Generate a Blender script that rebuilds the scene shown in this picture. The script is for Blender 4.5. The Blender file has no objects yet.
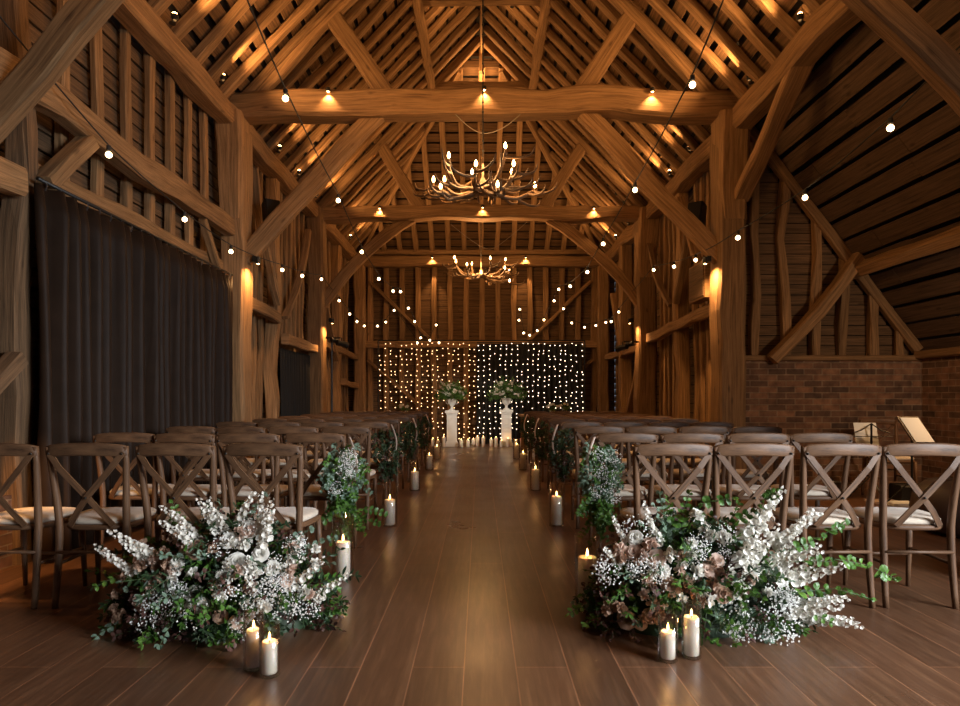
import bpy, math, random
from mathutils import Vector, Matrix, noise
PI = math.pi
R = math.radians
V = Vector
CH = 1.135                      # eye height of the photograph
scn = bpy.context.scene
COL = scn.collection
rnd = random.Random(11)

# ------------------------------------------------------------------ materials
def new_mat(name):
    m = bpy.data.materials.new(name); m.use_nodes = True
    nt = m.node_tree
    return m, nt, nt.nodes['Principled BSDF']

def node(nt, kind, **kw):
    n = nt.nodes.new(kind)
    for k, v in kw.items(): setattr(n, k, v)
    return n

def ramp(nt, stops):
    r = node(nt, 'ShaderNodeValToRGB')
    el = r.color_ramp.elements
    while len(el) < len(stops): el.new(0.5)
    for e, (p, c) in zip(el, stops):
        e.position = p; e.color = (c[0], c[1], c[2], 1)
    return r

def wood(name, dark, light, sc=(1.0, 24), rough=.75, bump=.35, coord='UV', vary=.35, spec=.3):
    m, nt, b = new_mat(name); L = nt.links.new
    tc = node(nt, 'ShaderNodeTexCoord'); mp = node(nt, 'ShaderNodeMapping')
    mp.inputs['Scale'].default_value = (sc[0], sc[1], sc[1])
    L(tc.outputs[coord], mp.inputs[0])
    n1 = node(nt, 'ShaderNodeTexNoise'); n1.inputs['Scale'].default_value = 1.6
    n1.inputs['Detail'].default_value = 7; n1.inputs['Roughness'].default_value = .65
    n1.inputs['Distortion'].default_value = .15
    L(mp.outputs[0], n1.inputs['Vector'])
    r = ramp(nt, [(.28, dark), (.52, [a*.55+c*.45 for a, c in zip(light, dark)]), (.74, light)])
    L(n1.outputs['Fac'], r.inputs[0])
    n2 = node(nt, 'ShaderNodeTexNoise'); n2.inputs['Scale'].default_value = 1.3
    n2.inputs['Detail'].default_value = 3
    L(tc.outputs['Object'], n2.inputs['Vector'])
    oi = node(nt, 'ShaderNodeObjectInfo')
    ad = node(nt, 'ShaderNodeMath', operation='ADD'); L(n2.outputs['Fac'], ad.inputs[0]); L(oi.outputs['Random'], ad.inputs[1])
    mr = node(nt, 'ShaderNodeMapRange'); mr.inputs[1].default_value = .2; mr.inputs[2].default_value = 1.6
    mr.inputs[3].default_value = 1-vary; mr.inputs[4].default_value = 1+vary*.6
    L(ad.outputs[0], mr.inputs[0])
    # fine grain and drying cracks along the length
    mq = node(nt, 'ShaderNodeMapping'); mq.inputs['Scale'].default_value = (sc[0]*1.6, sc[1]*4.2, sc[1]*4.2); L(tc.outputs[coord], mq.inputs[0])
    n3 = node(nt, 'ShaderNodeTexNoise'); n3.inputs['Scale'].default_value = 1.5; n3.inputs['Detail'].default_value = 5; n3.inputs['Roughness'].default_value = .7
    L(mq.outputs[0], n3.inputs['Vector'])
    r3 = ramp(nt, [(.30, (.30, .28, .26)), (.42, (.85, .84, .83)), (.70, (1.18, 1.16, 1.12))]); L(n3.outputs['Fac'], r3.inputs[0])
    vo = node(nt, 'ShaderNodeTexVoronoi'); vo.inputs['Scale'].default_value = 2.2
    mk = node(nt, 'ShaderNodeMapping'); mk.inputs['Scale'].default_value = (1.0, 2.6, 2.6); L(tc.outputs[coord], mk.inputs[0]); L(mk.outputs[0], vo.inputs['Vector'])
    r4 = ramp(nt, [(.0, (.35, .32, .30)), (.06, (.55, .52, .5)), (.13, (1, 1, 1))]); L(vo.outputs['Distance'], r4.inputs[0])
    m3 = node(nt, 'ShaderNodeMix', data_type='RGBA', blend_type='MULTIPLY'); m3.inputs[0].default_value = 1
    L(r.outputs[0], m3.inputs[6]); L(r3.outputs[0], m3.inputs[7])
    m4 = node(nt, 'ShaderNodeMix', data_type='RGBA', blend_type='MULTIPLY'); m4.inputs[0].default_value = .8
    L(m3.outputs[2], m4.inputs[6]); L(r4.outputs[0], m4.inputs[7])
    mx = node(nt, 'ShaderNodeVectorMath', operation='SCALE')
    L(m4.outputs[2], mx.inputs[0]); L(mr.outputs[0], mx.inputs['Scale'])
    L(mx.outputs[0], b.inputs['Base Color'])
    b.inputs['Roughness'].default_value = rough
    b.inputs['Specular IOR Level'].default_value = spec
    bp = node(nt, 'ShaderNodeBump'); bp.inputs['Strength'].default_value = bump; bp.inputs['Distance'].default_value = .01
    b0 = node(nt, 'ShaderNodeBump'); b0.inputs['Strength'].default_value = bump*1.6; b0.inputs['Distance'].default_value = .006
    L(n3.outputs['Fac'], b0.inputs['Height']); L(n1.outputs['Fac'], bp.inputs['Height']); L(b0.outputs[0], bp.inputs['Normal']); L(bp.outputs[0], b.inputs['Normal'])
    return m

def plain(name, col, rough=.6, metal=0, spec=.5, noise_amt=0, nscale=8, sheen=0, bump=0, sss=0):
    m, nt, b = new_mat(name); L = nt.links.new
    b.inputs['Roughness'].default_value = rough; b.inputs['Metallic'].default_value = metal
    b.inputs['Specular IOR Level'].default_value = spec
    tc = node(nt, 'ShaderNodeTexCoord'); n = node(nt, 'ShaderNodeTexNoise')
    n.inputs['Scale'].default_value = nscale; n.inputs['Detail'].default_value = 4
    L(tc.outputs['Object'], n.inputs['Vector'])
    k = noise_amt
    r = ramp(nt, [(.3, [c*(1-k) for c in col]), (.7, [min(1, c*(1+k)) for c in col])])
    L(n.outputs['Fac'], r.inputs[0]); L(r.outputs[0], b.inputs['Base Color'])
    if sheen: b.inputs['Sheen Weight'].default_value = sheen
    if sss:
        b.inputs['Subsurface Weight'].default_value = sss
        b.inputs['Subsurface Radius'].default_value = (.02, .012, .006)
        b.inputs['Subsurface Scale'].default_value = 1.0
    if bump:
        bp = node(nt, 'ShaderNodeBump'); bp.inputs['Strength'].default_value = bump; bp.inputs['Distance'].default_value = .01
        L(n.outputs['Fac'], bp.inputs['Height']); L(bp.outputs[0], b.inputs['Normal'])
    return m

def leafmat(name, stops, rough=.5, nscale=9, trans=.25):
    m, nt, b = new_mat(name); L = nt.links.new
    tc = node(nt, 'ShaderNodeTexCoord'); n = node(nt, 'ShaderNodeTexNoise')
    n.inputs['Scale'].default_value = nscale; n.inputs['Detail'].default_value = 2
    L(tc.outputs['Object'], n.inputs['Vector'])
    r = ramp(nt, stops); L(n.outputs['Fac'], r.inputs[0]); L(r.outputs[0], b.inputs['Base Color'])
    b.inputs['Roughness'].default_value = rough
    out = nt.nodes['Material Output']
    t = node(nt, 'ShaderNodeBsdfTranslucent'); L(r.outputs[0], t.inputs['Color'])
    mx = node(nt, 'ShaderNodeMixShader'); mx.inputs[0].default_value = trans
    L(b.outputs[0], mx.inputs[1]); L(t.outputs[0], mx.inputs[2]); L(mx.outputs[0], out.inputs['Surface'])
    return m

def emit(name, col, st):
    m, nt, b = new_mat(name)
    b.inputs['Base Color'].default_value = (*col, 1)
    b.inputs['Emission Color'].default_value = (*col, 1); b.inputs['Emission Strength'].default_value = st
    return m

def glassmat(name, tint=(1, 1, 1), fac_ior=1.45, rough=.02):
    m, nt, b = new_mat(name); L = nt.links.new
    out = nt.nodes['Material Output']
    tr = node(nt, 'ShaderNodeBsdfTransparent'); tr.inputs[0].default_value = (*tint, 1)
    gl = node(nt, 'ShaderNodeBsdfGlossy'); gl.inputs['Roughness'].default_value = rough
    fr = node(nt, 'ShaderNodeLayerWeight'); fr.inputs['Blend'].default_value = .5
    pw = node(nt, 'ShaderNodeMath', operation='POWER'); pw.inputs[1].default_value = 1.7; L(fr.outputs['Facing'], pw.inputs[0])
    ma = node(nt, 'ShaderNodeMath', operation='MULTIPLY_ADD'); ma.inputs[1].default_value = .6; ma.inputs[2].default_value = .07; L(pw.outputs[0], ma.inputs[0])
    mx = node(nt, 'ShaderNodeMixShader')
    L(ma.outputs[0], mx.inputs[0]); L(tr.outputs[0], mx.inputs[1]); L(gl.outputs[0], mx.inputs[2])
    L(mx.outputs[0], out.inputs['Surface'])
    return m

def brickmat(name):
    m, nt, b = new_mat(name); L = nt.links.new
    tc = node(nt, 'ShaderNodeTexCoord')
    br = node(nt, 'ShaderNodeTexBrick'); br.offset = .5; br.squash = 1
    L(tc.outputs['UV'], br.inputs['Vector'])
    br.inputs['Scale'].default_value = 1
    br.inputs['Brick Width'].default_value = .225; br.inputs['Row Height'].default_value = .075
    br.inputs['Mortar Size'].default_value = .006; br.inputs['Mortar Smooth'].default_value = .3
    br.inputs['Bias'].default_value = -.1
    br.inputs['Color1'].default_value = (.27, .14, .08, 1); br.inputs['Color2'].default_value = (.06, .038, .028, 1)
    br.inputs['Mortar'].default_value = (.30, .22, .15, 1)
    n = node(nt, 'ShaderNodeTexNoise'); n.inputs['Scale'].default_value = 9; n.inputs['Detail'].default_value = 5
    L(tc.outputs['UV'], n.inputs['Vector'])
    r = ramp(nt, [(.3, (.55, .5, .5)), (.7, (1.25, 1.2, 1.15))]); L(n.outputs['Fac'], r.inputs[0])
    mx = node(nt, 'ShaderNodeMix', data_type='RGBA', blend_type='MULTIPLY'); mx.inputs[0].default_value = 1
    L(br.outputs['Color'], mx.inputs[6]); L(r.outputs[0], mx.inputs[7]); L(mx.outputs[2], b.inputs['Base Color'])
    b.inputs['Roughness'].default_value = .85
    bp = node(nt, 'ShaderNodeBump', invert=True); bp.inputs['Strength'].default_value = .8; bp.inputs['Distance'].default_value = .012
    L(br.outputs['Fac'], bp.inputs['Height'])
    b2 = node(nt, 'ShaderNodeBump'); b2.inputs['Strength'].default_value = .4; b2.inputs['Distance'].default_value = .01
    L(n.outputs['Fac'], b2.inputs['Height']); L(bp.outputs[0], b2.inputs['Normal']); L(b2.outputs[0], b.inputs['Normal'])
    return m

def floormat():
    m, nt, b = new_mat('oak_floor_planks'); L = nt.links.new
    tc = node(nt, 'ShaderNodeTexCoord'); sp = node(nt, 'ShaderNodeSeparateXYZ'); cb = node(nt, 'ShaderNodeCombineXYZ')
    L(tc.outputs['Object'], sp.inputs[0])
    ad = node(nt, 'ShaderNodeMath', operation='ADD'); ad.inputs[1].default_value = .066+.218*60
    L(sp.outputs['X'], ad.inputs[0])
    L(sp.outputs['Y'], cb.inputs['X']); L(ad.outputs[0], cb.inputs['Y'])
    br = node(nt, 'ShaderNodeTexBrick'); br.offset = .37; br.offset_frequency = 2
    L(cb.outputs[0], br.inputs['Vector'])
    br.inputs['Scale'].default_value = 1; br.inputs['Brick Width'].default_value = 2.7; br.inputs['Row Height'].default_value = .218
    br.inputs['Mortar Size'].default_value = .0032; br.inputs['Mortar Smooth'].default_value = .2; br.inputs['Bias'].default_value = 0
    br.inputs['Color1'].default_value = (.72, .72, .72, 1); br.inputs['Color2'].default_value = (1.1, 1.08, 1.05, 1)
    br.inputs['Mortar'].default_value = (2.0, 1.9, 1.8, 1)  # pale seams: the glint off the plank edges is put into the colour
    mp = node(nt, 'ShaderNodeMapping'); mp.inputs['Scale'].default_value = (1.1, 14, 1); L(cb.outputs[0], mp.inputs[0])
    # shift the grain per plank
    n1 = node(nt, 'ShaderNodeTexNoise'); n1.inputs['Scale'].default_value = 2.2; n1.inputs['Detail'].default_value = 8
    n1.inputs['Roughness'].default_value = .65; n1.inputs['Distortion'].default_value = .3
    L(mp.outputs[0], n1.inputs['Vector'])
    r = ramp(nt, [(.25, (.075, .034, .017)), (.5, (.120, .058, .031)), (.78, (.21, .108, .057))])
    L(n1.outputs['Fac'], r.inputs[0])
    mx = node(nt, 'ShaderNodeMix', data_type='RGBA', blend_type='MULTIPLY'); mx.inputs[0].default_value = 1
    L(r.outputs[0], mx.inputs[6]); L(br.outputs['Color'], mx.inputs[7])
    L(mx.outputs[2], b.inputs['Base Color'])
    n2 = node(nt, 'ShaderNodeTexNoise'); n2.inputs['Scale'].default_value = 1.5; n2.inputs['Detail'].default_value = 5
    L(tc.outputs['Object'], n2.inputs['Vector'])
    mr = node(nt, 'ShaderNodeMapRange'); mr.inputs[3].default_value = .20; mr.inputs[4].default_value = .44
    L(n2.outputs['Fac'], mr.inputs[0]); L(mr.outputs[0], b.inputs['Roughness'])
    b.inputs['Specular IOR Level'].default_value = .45
    bp = node(nt, 'ShaderNodeBump', invert=True); bp.inputs['Strength'].default_value = .5; bp.inputs['Distance'].default_value = .004
    L(br.outputs['Fac'], bp.inputs['Height'])
    b2 = node(nt, 'ShaderNodeBump'); b2.inputs['Strength'].default_value = .15; b2.inputs['Distance'].default_value = .004
    L(n1.outputs['Fac'], b2.inputs['Height']); L(bp.outputs[0], b2.inputs['Normal']); L(b2.outputs[0], b.inputs['Normal'])
    return m

M = {}
M['oak'] = wood('aged_oak', (.12, .062, .026), (.42, .245, .115))
M['rafter'] = wood('rafter_oak', (.13, .070, .030), (.42, .245, .115))
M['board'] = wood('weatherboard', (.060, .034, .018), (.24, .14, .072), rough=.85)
M['roofboard'] = wood('roof_boarding', (.066, .035, .016), (.235, .130, .060), rough=.85)
M['dark'] = plain('shadow_gap_felt', (.012, .009, .007), .95)
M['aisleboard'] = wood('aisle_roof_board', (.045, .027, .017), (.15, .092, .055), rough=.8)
M['brick'] = brickmat('old_brick')
M['floor'] = floormat()
M['chair'] = wood('limewashed_chair_wood', (.062, .029, .015), (.180, .094, .047), sc=(3, 30), rough=.5, bump=.15, vary=.2, spec=.32)
M['cushion'] = plain('cream_linen', (.52, .44, .35), .9, noise_amt=.08, nscale=40, sheen=.2, bump=.2)
M['bolt'] = plain('dark_bolt_metal', (.05, .045, .04), .4, .9)
M['drape'] = plain('black_drape_cloth', (.009, .008, .007), .85, noise_amt=.1)
M['velvet'] = plain('charcoal_curtain_cloth', (.021, .0115, .007), .55, noise_amt=.15, spec=.10)
M['black'] = plain('black_metal', (.015, .014, .013), .45, .3)
M['wire'] = plain('black_rubber_cable', (.012, .011, .010), .7)
M['greywire'] = plain('pale_cable', (.25, .2, .15), .6)
M['glass'] = glassmat('clear_glass')
M['wax'] = plain('ivory_wax', (.80, .72, .60), .45, noise_amt=.03, nscale=20, sss=.25)
M['wick'] = plain('burnt_wick', (.02, .015, .01), .9)
M['flame'] = emit('candle_flame', (1, .52, .16), 20)
M['bulb'] = emit('festoon_bulb_glow', (1, .66, .34), 10)
M['cbulb'] = emit('chandelier_bulb_glow', (1, .52, .18), 22)
M['sbulb'] = emit('spot_lamp_glow', (1, .52, .18), 16)
M['fairyw'] = emit('fairy_light_warm', (1, .55, .25), 4.5)
M['fairy'] = emit('fairy_light_pale', (1, .74, .52), 4.5)
M['antler'] = wood('antler_bone', (.10, .055, .028), (.34, .22, .12), sc=(3, 8), rough=.5, vary=.2)
M['white'] = plain('white_painted_wood', (.78, .77, .74), .5, noise_amt=.03)
M['paper'] = plain('white_paper', (.75, .77, .78), .7)
M['leather'] = plain('brown_leather', (.075, .045, .035), .5, noise_amt=.2, nscale=6, bump=.1)
M['ribbon'] = plain('blush_ribbon_silk', (.50, .38, .31), .5, noise_amt=.05)
M['steel'] = plain('dull_zinc', (.12, .12, .13), .4, .8)
M['green'] = leafmat('green_leaf', [(.25, (.022, .060, .010)), (.5, (.060, .15, .020)), (.75, (.15, .29, .05))], .45)
M['deep'] = leafmat('deep_green_leaf', [(.3, (.010, .026, .010)), (.7, (.035, .07, .028))], .45)
M['euca'] = leafmat('eucalyptus_leaf', [(.3, (.09, .15, .10)), (.7, (.22, .31, .23))], .6)
M['burg'] = leafmat('burgundy_leaf', [(.3, (.030, .012, .010)), (.7, (.13, .055, .04))], .55)
M['petalw'] = leafmat('white_petal', [(.3, (.76, .73, .66)), (.7, (.90, .88, .83))], .6, trans=.3)
M['petalb'] = leafmat('blush_petal', [(.3, (.62, .44, .35)), (.7, (.80, .63, .52))], .6, trans=.3)
M['petalt'] = leafmat('toffee_petal', [(.3, (.34, .20, .13)), (.7, (.54, .36, .25))], .6, trans=.25)
M['gyp'] = plain('tiny_white_blossom', (.78, .77, .74), .7)
M['stem'] = plain('green_stem', (.05, .09, .03), .6)
M['twig'] = plain('brown_stem', (.09, .05, .03), .7)
M['out'] = plain('pale_gravel', (.4, .4, .38), .9, noise_amt=.2)

# ------------------------------------------------------------------ mesh builder
class MB:
    def __init__(s): s.v = []; s.f = []; s.uv = []
    def face(s, idx, uvs=None):
        s.f.append(tuple(idx)); s.uv.append(uvs or [(0, 0)]*len(idx))
    def beam(s, p0, p1, w, h, up=(0, 0, 1), wob=0, seg=None, bow=None, taper=1, cham=.12, seed=None):
        """bar from p0 to p1; w across, h along the up side; wob = roughness in metres; bow = offset vector at mid span"""
        p0, p1 = V(p0), V(p1); d = p1-p0; Ln = d.length
        if Ln < 1e-5: return
        d.normalize(); up = V(up)
        side = d.cross(up)
        if side.length < 1e-4: side = d.cross(V((0, 1, 0)))
        side.normalize(); u = side.cross(d).normalized()
        n = seg or (max(2, int(Ln/.35)) if (wob or bow) else 1)
        sd = rnd.uniform(0, 500) if seed is None else seed
        c = cham
        prof = [(-1+c*2, -1), (1-c*2, -1), (1, -1+c*2), (1, 1-c*2), (1-c*2, 1), (-1+c*2, 1), (-1, 1-c*2), (-1, -1+c*2)] if c else [(-1, -1), (1, -1), (1, 1), (-1, 1)]
        k = len(prof); base = len(s.v); uo = sd
        per = [0]
        for i in range(k):
            a = prof[i]; b_ = prof[(i+1) % k]; per.append(per[-1]+math.hypot((a[0]-b_[0])*w/2, (a[1]-b_[1])*h/2))
        for i in range(n+1):
            t = i/n; ctr = p0.lerp(p1, t)
            if bow is not None: ctr = ctr+V(bow)*(4*t*(1-t))
            sw = w*(1+(taper-1)*t)/2; sh = h*(1+(taper-1)*t)/2
            if wob:
                q = t*Ln*.9+sd
                ctr = ctr+side*noise.noise(V((q, 0, 1)))*wob+u*noise.noise(V((q, 5, 1)))*wob
                sw += noise.noise(V((q*1.7, 9, 1)))*wob*.6; sh += noise.noise(V((q*1.7, 13, 1)))*wob*.6
            for j, (a, b_) in enumerate(prof):
                e = V((0, 0, 0))
                if wob: e = (side*noise.noise(V((t*Ln*2.2+sd, j*3.1, 4)))+u*noise.noise(V((t*Ln*2.2+sd, j*3.1, 8))))*wob*.35
                s.v.append(ctr+side*(a*sw)+u*(b_*sh)+e)
        for i in range(n):
            for j in range(k):
                a = base+i*k+j; b_ = base+i*k+(j+1) % k
                u0 = uo+Ln*i/n; u1 = uo+Ln*(i+1)/n
                s.face((a, b_, b_+k, a+k), [(u0, uo+per[j]), (u0, uo+per[j+1]), (u1, uo+per[j+1]), (u1, uo+per[j])])
        s.face([base+j for j in reversed(range(k))], [(uo+prof[j][0]*w*.1, uo+prof[j][1]*h*.5) for j in reversed(range(k))])
        s.face([base+n*k+j for j in range(k)], [(uo+prof[j][0]*w*.1, uo+prof[j][1]*h*.5) for j in range(k)])
    def box(s, c, sz, cham=0):
        c = V(c); ax = max(range(3), key=lambda i: sz[i]); o = V((0, 0, 0)); o[ax] = sz[ax]/2
        if ax == 0: s.beam(c-o, c+o, sz[1], sz[2], (0, 0, 1), cham=cham)
        elif ax == 1: s.beam(c-o, c+o, sz[0], sz[2], (0, 0, 1), cham=cham)
        else: s.beam(c-o, c+o, sz[0], sz[1], (0, 1, 0), cham=cham)
    def tube(s, pts, r, n=8, closed=False):
        pts = [V(p) for p in pts]; base = len(s.v); m = len(pts)
        rr = r if isinstance(r, (list, tuple)) else [r]*m
        ln = 0; prev = None
        for i, p in enumerate(pts):
            d = (pts[min(i+1, m-1)]-pts[max(i-1, 0)])
            if d.length < 1e-6: d = V((0, 0, 1))
            d.normalize()
            if prev is None: a = d.cross(V((0, 0, 1))) if abs(d.z) < .8 else d.cross(V((0, 1, 0)))
            else: a = prev-d*prev.dot(d)
            if a.length < 1e-4: a = d.orthogonal()
            a.normalize(); prev = a.copy(); b_ = a.cross(d).normalized()
            for j in range(n):
                t = 2*PI*j/n
                s.v.append(p+a*math.cos(t)*rr[i]+b_*math.sin(t)*rr[i])
        for i in range(m-1):
            l2 = ln+(pts[i+1]-pts[i]).length
            for j in range(n):
                a = base+i*n+j; b_ = base+i*n+(j+1) % n
                s.face((a, a+n, b_+n, b_), [(ln, j*.02), (l2, j*.02), (l2, j*.02+.02), (ln, j*.02+.02)])
            ln = l2
        s.face([base+j for j in range(n)]); s.face([base+(m-1)*n+j for j in reversed(range(n))])
    def lathe(s, c, prof, n=20, cap=True):
        """prof: list of (radius, z)"""
        c = V(c); base = len(s.v); m = len(prof)
        for r_, z in prof:
            for j in range(n):
                t = 2*PI*j/n; s.v.append(c+V((r_*math.cos(t), r_*math.sin(t), z)))
        for i in range(m-1):
            for j in range(n):
                a = base+i*n+j; b_ = base+i*n+(j+1) % n
                s.face((a, b_, b_+n, a+n), [(j/n, prof[i][1]), ((j+1)/n, prof[i][1]), ((j+1)/n, prof[i+1][1]), (j/n, prof[i+1][1])])
        if cap:
            s.face([base+j for j in reversed(range(n))]); s.face([base+(m-1)*n+j for j in range(n)])
    def ball(s, c, r, n=6, m=4, sz=1):
        prof = [(max(.02*r, r*math.sin(PI*i/m)), -r*sz*math.cos(PI*i/m)) for i in range(m+1)]
        s.lathe(c, prof, n)
    def grid(s, fn, nu, nv, su=1, sv=1):
        base = len(s.v)
        for i in range(nu+1):
            for j in range(nv+1): s.v.append(V(fn(i/nu, j/nv)))
        for i in range(nu):
            for j in range(nv):
                a = base+i*(nv+1)+j
                s.face((a, a+nv+1, a+nv+2, a+1), [(su*i/nu, sv*j/nv), (su*(i+1)/nu, sv*j/nv), (su*(i+1)/nu, sv*(j+1)/nv), (su*i/nu, sv*(j+1)/nv)])
    def leaf(s, p, d, nrm, ln, wd, curl=.2, tip=1.0):
        p, d, nrm = V(p), V(d).normalized(), V(nrm)
        side = d.cross(nrm)
        if side.length < 1e-3: side = d.cross(V((.3, .5, .8)))
        side.normalize(); nrm = side.cross(d).normalized()
        b = len(s.v)
        mid = .45 if tip > .9 else .55
        pts = [p, p+d*ln*.25+side*wd*.38+nrm*wd*.1, p+d*ln*mid+side*wd*.5+nrm*wd*.12-nrm*ln*curl*.15, p+d*ln*.82+side*wd*.3*(2-tip)-nrm*ln*curl*.5,
               p+d*ln-nrm*ln*curl, p+d*ln*.82-side*wd*.3*(2-tip)-nrm*ln*curl*.5, p+d*ln*mid-side*wd*.5+nrm*wd*.12-nrm*ln*curl*.15,
               p+d*ln*.25-side*wd*.38+nrm*wd*.1, p+d*ln*.5-nrm*ln*curl*.15]
        s.v.extend(pts)
        for q in ((0, 1, 8, 7), (1, 2, 8), (2, 3, 8), (3, 4, 5, 8), (5, 6, 8), (6, 7, 8)):
            s.face([b+i for i in q])
    def build(s, name, mat, parent=None, smooth=False, world=True, bevel=0):
        off = parent_world(parent) if (parent is not None and world) else V((0, 0, 0))
        me = bpy.data.meshes.new(name)
        me.from_pydata([tuple(x-off) for x in s.v], [], s.f)
        ul = me.uv_layers.new(name='UVMap')
        flat = [c for fu in s.uv for uv in fu for c in uv]
        ul.data.foreach_set('uv', flat)
        if smooth: me.polygons.foreach_set('use_smooth', [True]*len(me.polygons))
        me.materials.append(mat if not isinstance(mat, str) else M[mat]); me.update()
        o = bpy.data.objects.new(name, me); COL.objects.link(o)
        if parent is not None: o.parent = parent
        if bevel:
            md = o.modifiers.new('edge', 'BEVEL'); md.width = bevel; md.segments = 2; md.limit_method = 'ANGLE'
        return o

def parent_world(o):
    w = V((0, 0, 0))
    while o is not None: w = w+V(o.location); o = o.parent
    return w

def tag(o, label=None, cat=None, group=None, kind=None):
    if label: o['label'] = label
    if cat: o['category'] = cat
    if group: o['group'] = group
    if kind: o['kind'] = kind
    return o
def thing(name, label, cat, loc=(0, 0, 0), group=None, rz=0):
    o = bpy.data.objects.new(name, None); COL.objects.link(o); o.location = loc; o.rotation_euler = (0, 0, rz)
    o.empty_display_size = .1
    return tag(o, label, cat, group)
def copy_tree(o, parent=None):
    c = o.copy(); COL.objects.link(c)
    if parent is not None: c.parent = parent
    for ch in list(o.children): copy_tree(ch, c)
    return c
def struct(o): o['kind'] = 'structure'; return o
def share(o, name, parent, loc=None, rot=None, scale=None, link=True):
    c = o.copy(); c.name = name; COL.objects.link(c); c.parent = parent
    if loc is not None: c.location = loc
    if rot is not None: c.rotation_euler = rot
    if scale is not None: c.scale = (scale,)*3
    return c
WARM = (1, .515, .185)
def lamp(name, kind, loc, energy, color=WARM, parent=None, radius=.03, aim=None, angle=90, blend=.6, size=1, size_y=None):
    l = bpy.data.lights.new(name, kind); l.energy = energy; l.color = color
    if kind in ('POINT', 'SPOT'): l.shadow_soft_size = radius
    if kind == 'SPOT': l.spot_size = R(angle); l.spot_blend = blend
    if kind == 'AREA':
        l.size = size
        if size_y: l.shape = 'RECTANGLE'; l.size_y = size_y
    o = bpy.data.objects.new(name, l); COL.objects.link(o); o.location = V(loc)-(parent_world(parent) if parent else V((0, 0, 0)))
    if aim is not None:
        o.rotation_euler = (V(aim)-V(loc)).to_track_quat('-Z', 'Y').to_euler()
    if parent: o.parent = parent
    return o

XL, XR = -3.05, 3.10
EAVE, RIDGE = CH+3.60, CH+6.80
SL = (RIDGE-EAVE)/3.06
HIPY0, HIPS = 16.0, .746         # hip plane: Z = EAVE + (16-y)*HIPS
GABY = 12.3
def roof_x(z): return 3.06-(z-EAVE)/SL
def hip_y(z): return HIPY0-(z-EAVE)/HIPS

# ------------------------------------------------------------------ floor and shell
mb = MB(); mb.grid(lambda u, v: (-4+10.5*u, -3.2+20*v, 0), 1, 1)
fl = mb.build('floor', 'floor'); struct(fl)
fl_sol = fl.modifiers.new('depth', 'SOLIDIFY'); fl_sol.thickness = .08; fl_sol.offset = -1

# main roof slopes: long boards with open joints over a dark backing
def roof_slope(sgn):
    mb = MB(); z = EAVE-.06; step = .235; w = .168
    nrm = V((sgn*SL, 0, 1)).normalized()
    while z < RIDGE:
        dz = step*SL/math.hypot(1, SL)
        zc = z+dz/2
        if zc > RIDGE-.02: break
        x = sgn*roof_x(zc)+.035
        ye = min(hip_y(zc), 16.05) if zc < EAVE+(16-GABY)*HIPS else GABY
        c = V((x, 0, zc))+nrm*.10
        y = -3
        while y < ye:
            y2 = min(ye, y+rnd.uniform(2.2, 3.6))
            if ye-y2 < .4: y2 = ye
            wob = rnd.uniform(-.008, .008)
            mb.beam((c.x, y, c.z+wob), (c.x, y2-.01, c.z+wob), w+rnd.uniform(-.015, .012), .022, up=nrm, cham=0)
            y = y2
        z += dz
    o = mb.build('ceiling', 'roofboard'); struct(o)
    b = MB(); a0 = V((sgn*3.2+.035, -3, EAVE-.05-.12*SL))+nrm*.16; a1 = V((.035, -3, RIDGE+.12))+nrm*.10
    b.grid(lambda u, v: (a0.lerp(a1, u).x, -3+19.2*v, a0.lerp(a1, u).z), 1, 1)
    bk = b.build('roof_felt', 'dark', o, world=False)
    return o
ceilL, ceilR = roof_slope(-1), roof_slope(1)

mb = MB(); mb.box((.035, 4.7, RIDGE+.14), (.7, 15.6, .04)); struct(mb.build('ceiling', 'dark'))
def rafters(ceil, sgn):
    nrm = V((sgn*SL, 0, 1)).normalized(); y = 4.72; i = 0
    while y < 15.8:
        zt = RIDGE-.05 if y < GABY else EAVE+(16-y)*HIPS-.03
        if zt-EAVE > .15:
            mb = MB()
            p0 = V((sgn*3.16+.035, y, EAVE-.10*SL))-nrm*.02+nrm*.035; p1 = V((sgn*roof_x(zt)+.035, y+rnd.uniform(-.04, .04), zt))-nrm*.02+nrm*.035
            mb.beam(p0, p1, .115, .10, up=nrm, wob=.035, cham=.16)
            mb.build('rafter', 'rafter', ceil)
        y += .405+rnd.uniform(-.03, .03); i += 1
rafters(ceilL, -1); rafters(ceilR, 1)

# hipped end
hn = V((0, HIPS, 1)).normalized()
mb = MB(); z = EAVE-.05; step = .235
while z < EAVE+(16-GABY)*HIPS:
    dz = step*HIPS/math.hypot(1, HIPS); zc = z+dz/2
    hw = roof_x(zc)+.05
    c = V((0, hip_y(zc), zc))+hn*.10
    mb.beam((-hw, c.y, c.z), (hw, c.y, c.z), .185, .022, up=hn, cham=0)
    z += dz
hip = mb.build('ceiling', 'roofboard'); struct(hip)
b = MB(); q0 = V((0, HIPY0+.1, EAVE-.1))+hn*.17; q1 = V((0, GABY-.1, EAVE+(16-GABY+.1)*HIPS))+hn*.17
b.v = [V((-3.4, q0.y, q0.z)), V((3.4, q0.y, q0.z)), V((.8, q1.y, q1.z)), V((-.8, q1.y, q1.z))]; b.face((0, 1, 2, 3)); b.build('roof_felt', 'dark', hip)
x = -2.8
while x < 2.85:
    zt = min(EAVE+(3.06-abs(x))*SL, EAVE+(16-GABY)*HIPS)
    mb = MB(); mb.beam((x, 16.0, EAVE), (x, hip_y(zt), zt), .115, .10, up=hn, wob=.03, cham=.16)
    mb.build('rafter', 'rafter', hip); x += .40+rnd.uniform(-.02, .02)
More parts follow.
